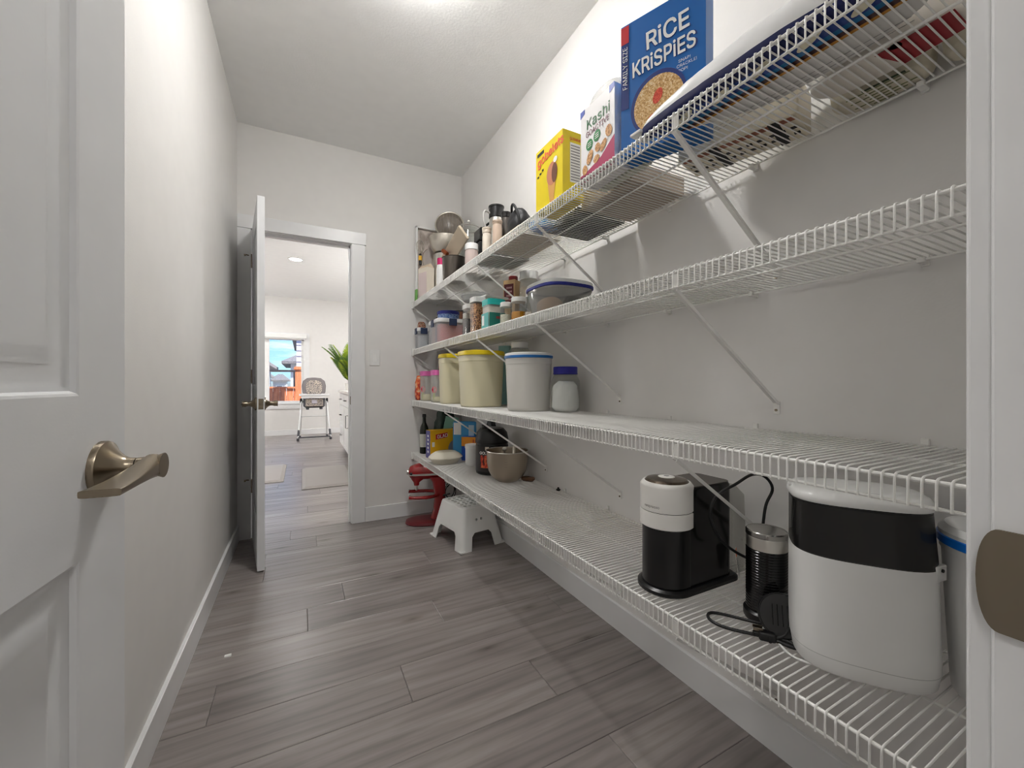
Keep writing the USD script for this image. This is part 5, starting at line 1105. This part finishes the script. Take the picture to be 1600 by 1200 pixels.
part(t, 'seat_shell', loft([ring(.15, .14, .575, 3.5, 32), ring(.18, .17, .60, 3.5, 32), ring(.185, .175, .74, 3.5, 32)]), DG, smooth=40)
part(t, 'seat_cushion', xf(rbox(-.145, .145, -.19, -.165, .60, .745, .02), (0, 0, 0)), FAB)
part(t, 'crotch_strap', rbox(-.045, .045, -.205, -.185, .655, .725, .006), M('strap_lilac', (196, 190, 200), .7))
for s in (-1, 1): part(t, 'footrest_bracket', rbox(s * .11 - .025, s * .11 + .025, -.18, -.12, .545, .578, .006), DG)
part(t, 'tray', loft([ring(.235, .175, .79, 4, 40, 0, -.12), ring(.25, .185, .80, 4, 40, 0, -.12), ring(.25, .185, .825, 4, 40, 0, -.12), ring(.235, .172, .828, 4, 40, 0, -.12), ring(.23, .165, .815, 4, 40, 0, -.12)]), HFR, smooth=40)
for s in (-1, 1):
    part(t, 'front_leg', tube([(s * .205, -.02, .72), (s * .265, -.27, .03)], .014, 10), HFR)
    part(t, 'rear_leg', tube([(s * .205, .02, .72), (s * .235, .30, .02)], .014, 10), HFR)
    part(t, 'hinge_knob', xf(cyl(.045, 0, .035, 22, .006), (s * .20 + (0 if s > 0 else -.035), 0, .70), ry=PI / 2), BLACK)
    part(t, 'leg_sleeve', tube([(s * .252, -.215, .18), (s * .262, -.255, .08)], .019, 10), DG)
    part(t, 'foot_cap', rbox(s * .265 - .022, s * .265 + .022, -.30, -.25, 0, .045, .008), DG)
    part(t, 'rear_foot', rbox(s * .235 - .02, s * .235 + .02, .28, .32, 0, .03, .006), DG)
part(t, 'front_bar', rod((-.265, -.27, .055), (.265, -.27, .055), .011, 10), DG)
part(t, 'upper_crossbar', rod((-.235, -.13, .42), (.235, -.13, .42), .007, 8), M('bar_grey', (190, 190, 190), .4))

# ------------------------------------------------------------------ outside the kitchen window
struct('ground', box(-60, 60, 9.6, 90, -0.75, -0.60), M('lawn_and_gravel', (142, 136, 122), .9))
struct('deck_floor', box(-6, 5, 9.4, 12.6, -.32, -.28), M('deck_grey', (150, 120, 100), .7))
CED = ramp_mat('cedar_board', 5, [(.3, (176, 96, 60)), (.5, (206, 122, 80)), (.7, (222, 142, 100))], .7, mscale=(6, 6, .8))
t = thing('cedar_fence', 'orange cedar board fence outside the kitchen window', 'fence', (0, 11.2, -.6))
frng = random.Random(5)
for k in range(26):
    x = -2.6 + k * .142; h = 1.50
    part(t, 'board', rbox(x, x + .136, -.01, .012 + frng.uniform(0, .004), 0, h, .003, 1), CED)
part(t, 'cap_rail', rbox(-2.65, 1.15, -.05, .05, 1.50, 1.54, .004, 1), CED)
t = thing('cedar_post', 'thick cedar post with a stepped cap beside the window view', 'post', (-.075, 10.9, -.28))
part(t, 'shaft', rbox(-.07, .07, -.07, .07, 0, 1.62, .006, 1), CED)
part(t, 'cap', rbox(-.10, .10, -.10, .10, 1.62, 1.67, .008), CED)
part(t, 'cap_top', rbox(-.08, .08, -.08, .08, 1.67, 1.70, .006), CED)
t = thing('deck_railing', 'dark metal deck railing with a glass panel above the fence', 'railing', (0, 11.45, -.28))
RAIL = M('railing_black', (52, 50, 56), .4)
part(t, 'top_rail', rbox(-3.0, -.15, -.025, .025, 1.58, 1.63, .004), RAIL)
part(t, 'bottom_rail', rbox(-3.0, -.15, -.015, .015, .95, .98, .003), RAIL)
for x in (-2.9, -1.55, -.17): part(t, 'post', rbox(x - .022, x + .022, -.022, .022, 0, 1.60, .003), RAIL)
part(t, 'glass_panel', box(-2.88, -.22, -.003, .003, .99, 1.57), GLASS)
def house(name, label, x0, x1, y0, y1, h, rh, wallm, roofm, wins=(), z0=-.6, ov=.5, siding=False, seed=0):
    t = thing(name, label, 'house', ((x0 + x1) / 2, y0, z0)); w = (x1 - x0) / 2; d = y1 - y0
    wl = part(t, 'wall', box(-w, w, 0, d, 0, h), wallm)
    if siding:
        n = int(h / .2)
        for k in range(n): part(t, 'siding_board', loft([[(-w - .01, -.03, k * .2), (w, -.03, k * .2), (w, 0, k * .2), (-w - .01, 0, k * .2)], [(-w - .01, -.008, k * .2 + .195), (w, -.008, k * .2 + .195), (w, 0, k * .2 + .195), (-w - .01, 0, k * .2 + .195)]]), wallm, smooth=False)
    rf = loft([[(-w - ov, -ov, h), (w + ov, -ov, h), (w + ov, d + ov, h), (-w - ov, d + ov, h)], [(-w - ov, -ov, h + .18), (w + ov, -ov, h + .18), (w + ov, d + ov, h + .18), (-w - ov, d + ov, h + .18)], [(-w * .35, d * .45, h + rh), (w * .35, d * .45, h + rh), (w * .35, d * .55, h + rh), (-w * .35, d * .55, h + rh)]]); rf.fix_normals()
    part(t, 'roof', rf, roofm, smooth=False)
    for (a, b, c, e) in wins:
        f = part(t, 'window', cat_([box(a - .08, b + .08, -.05, .0, c - .08, c), box(a - .08, b + .08, -.05, 0, e, e + .08), box(a - .08, a, -.05, 0, c, e), box(b, b + .08, -.05, 0, c, e)]), M('house_trim_white', (226, 226, 228), .5))
        part(f, 'pane', box(a, b, -.03, -.01, c, e), M('dark_window_glass', (84, 100, 120), .1))
    return t
ROOFG = ramp_mat('grey_shingle', 30, [(.4, (96, 92, 96)), (.6, (128, 124, 126))], .9)
LAV = M('lavender_siding', (196, 186, 200), .6)
house('lavender_house', 'near house with pale lavender siding at the right of the window view', -.17, 6.0, 16.5, 24, 3.32, 1.8, LAV, ROOFG, ((2.0, 3.2, 1.2, 2.6),), siding=True, ov=.17)
house('grey_gable_house', 'grey house with a hipped roof in the middle of the window view', -.72, 3.6, 33, 41, 3.0, 1.4, M('pale_grey_siding', (196, 196, 204), .6), ROOFG, ((-1.75, -1.1, 1.4, 2.7), (-.2, .8, 1.2, 2.6), (-1.75, -1.2, .2, .9)), ov=.55)
house('far_house', 'distant pale house with a dark roof left of the grey hipped one', -6.4, -3.6, 52, 60, 2.3, 1.4, M('pale_beige_siding', (190, 184, 180), .6), ROOFG, ((-.8, .1, .8, 1.6), (.5, 1.1, .8, 1.6)), ov=.5)
house('left_house', 'house at the left edge of the window view, behind the mullion', -8.2, -2.0, 26, 34, 2.6, 1.3, M('blue_grey_siding', (176, 182, 196), .6), ROOFG, ((.9, 1.9, 1.2, 2.4),), ov=.45)
house('distant_house', 'smallest house on the horizon between the two larger roofs', -3.4, -1.9, 62, 68, 1.9, 1.0, M('pale_grey_siding'), ROOFG, ((-.3, .3, .6, 1.3),), ov=.4)
t = thing('parked_car', 'dark parked car in front of the grey hipped house', 'car', (-1.55, 22.0, -.6))
part(t, 'body', loft([ring(1.0, .8, .25, 4, 28), ring(1.05, .85, .5, 4, 28), ring(1.0, .82, .8, 4, 28), ring(.7, .7, 1.15, 4, 28), ring(.62, .62, 1.22, 4, 28)]), M('car_charcoal', (62, 66, 76), .25), smooth=30)
for sx in (-.62, .62):
    part(t, 'wheel', xf(cyl(.30, 0, .2, 20, .03), (sx, -.72, .30), rx=PI / 2), BLACK)
    part(t, 'wheel', xf(cyl(.30, 0, .2, 20, .03), (sx, .92, .30), rx=PI / 2), BLACK)
part(t, 'window_band', loft([ring(.90, .80, .86, 4, 28), ring(.72, .715, 1.10, 4, 28)], False, False), M('dark_window_glass'), smooth=30)
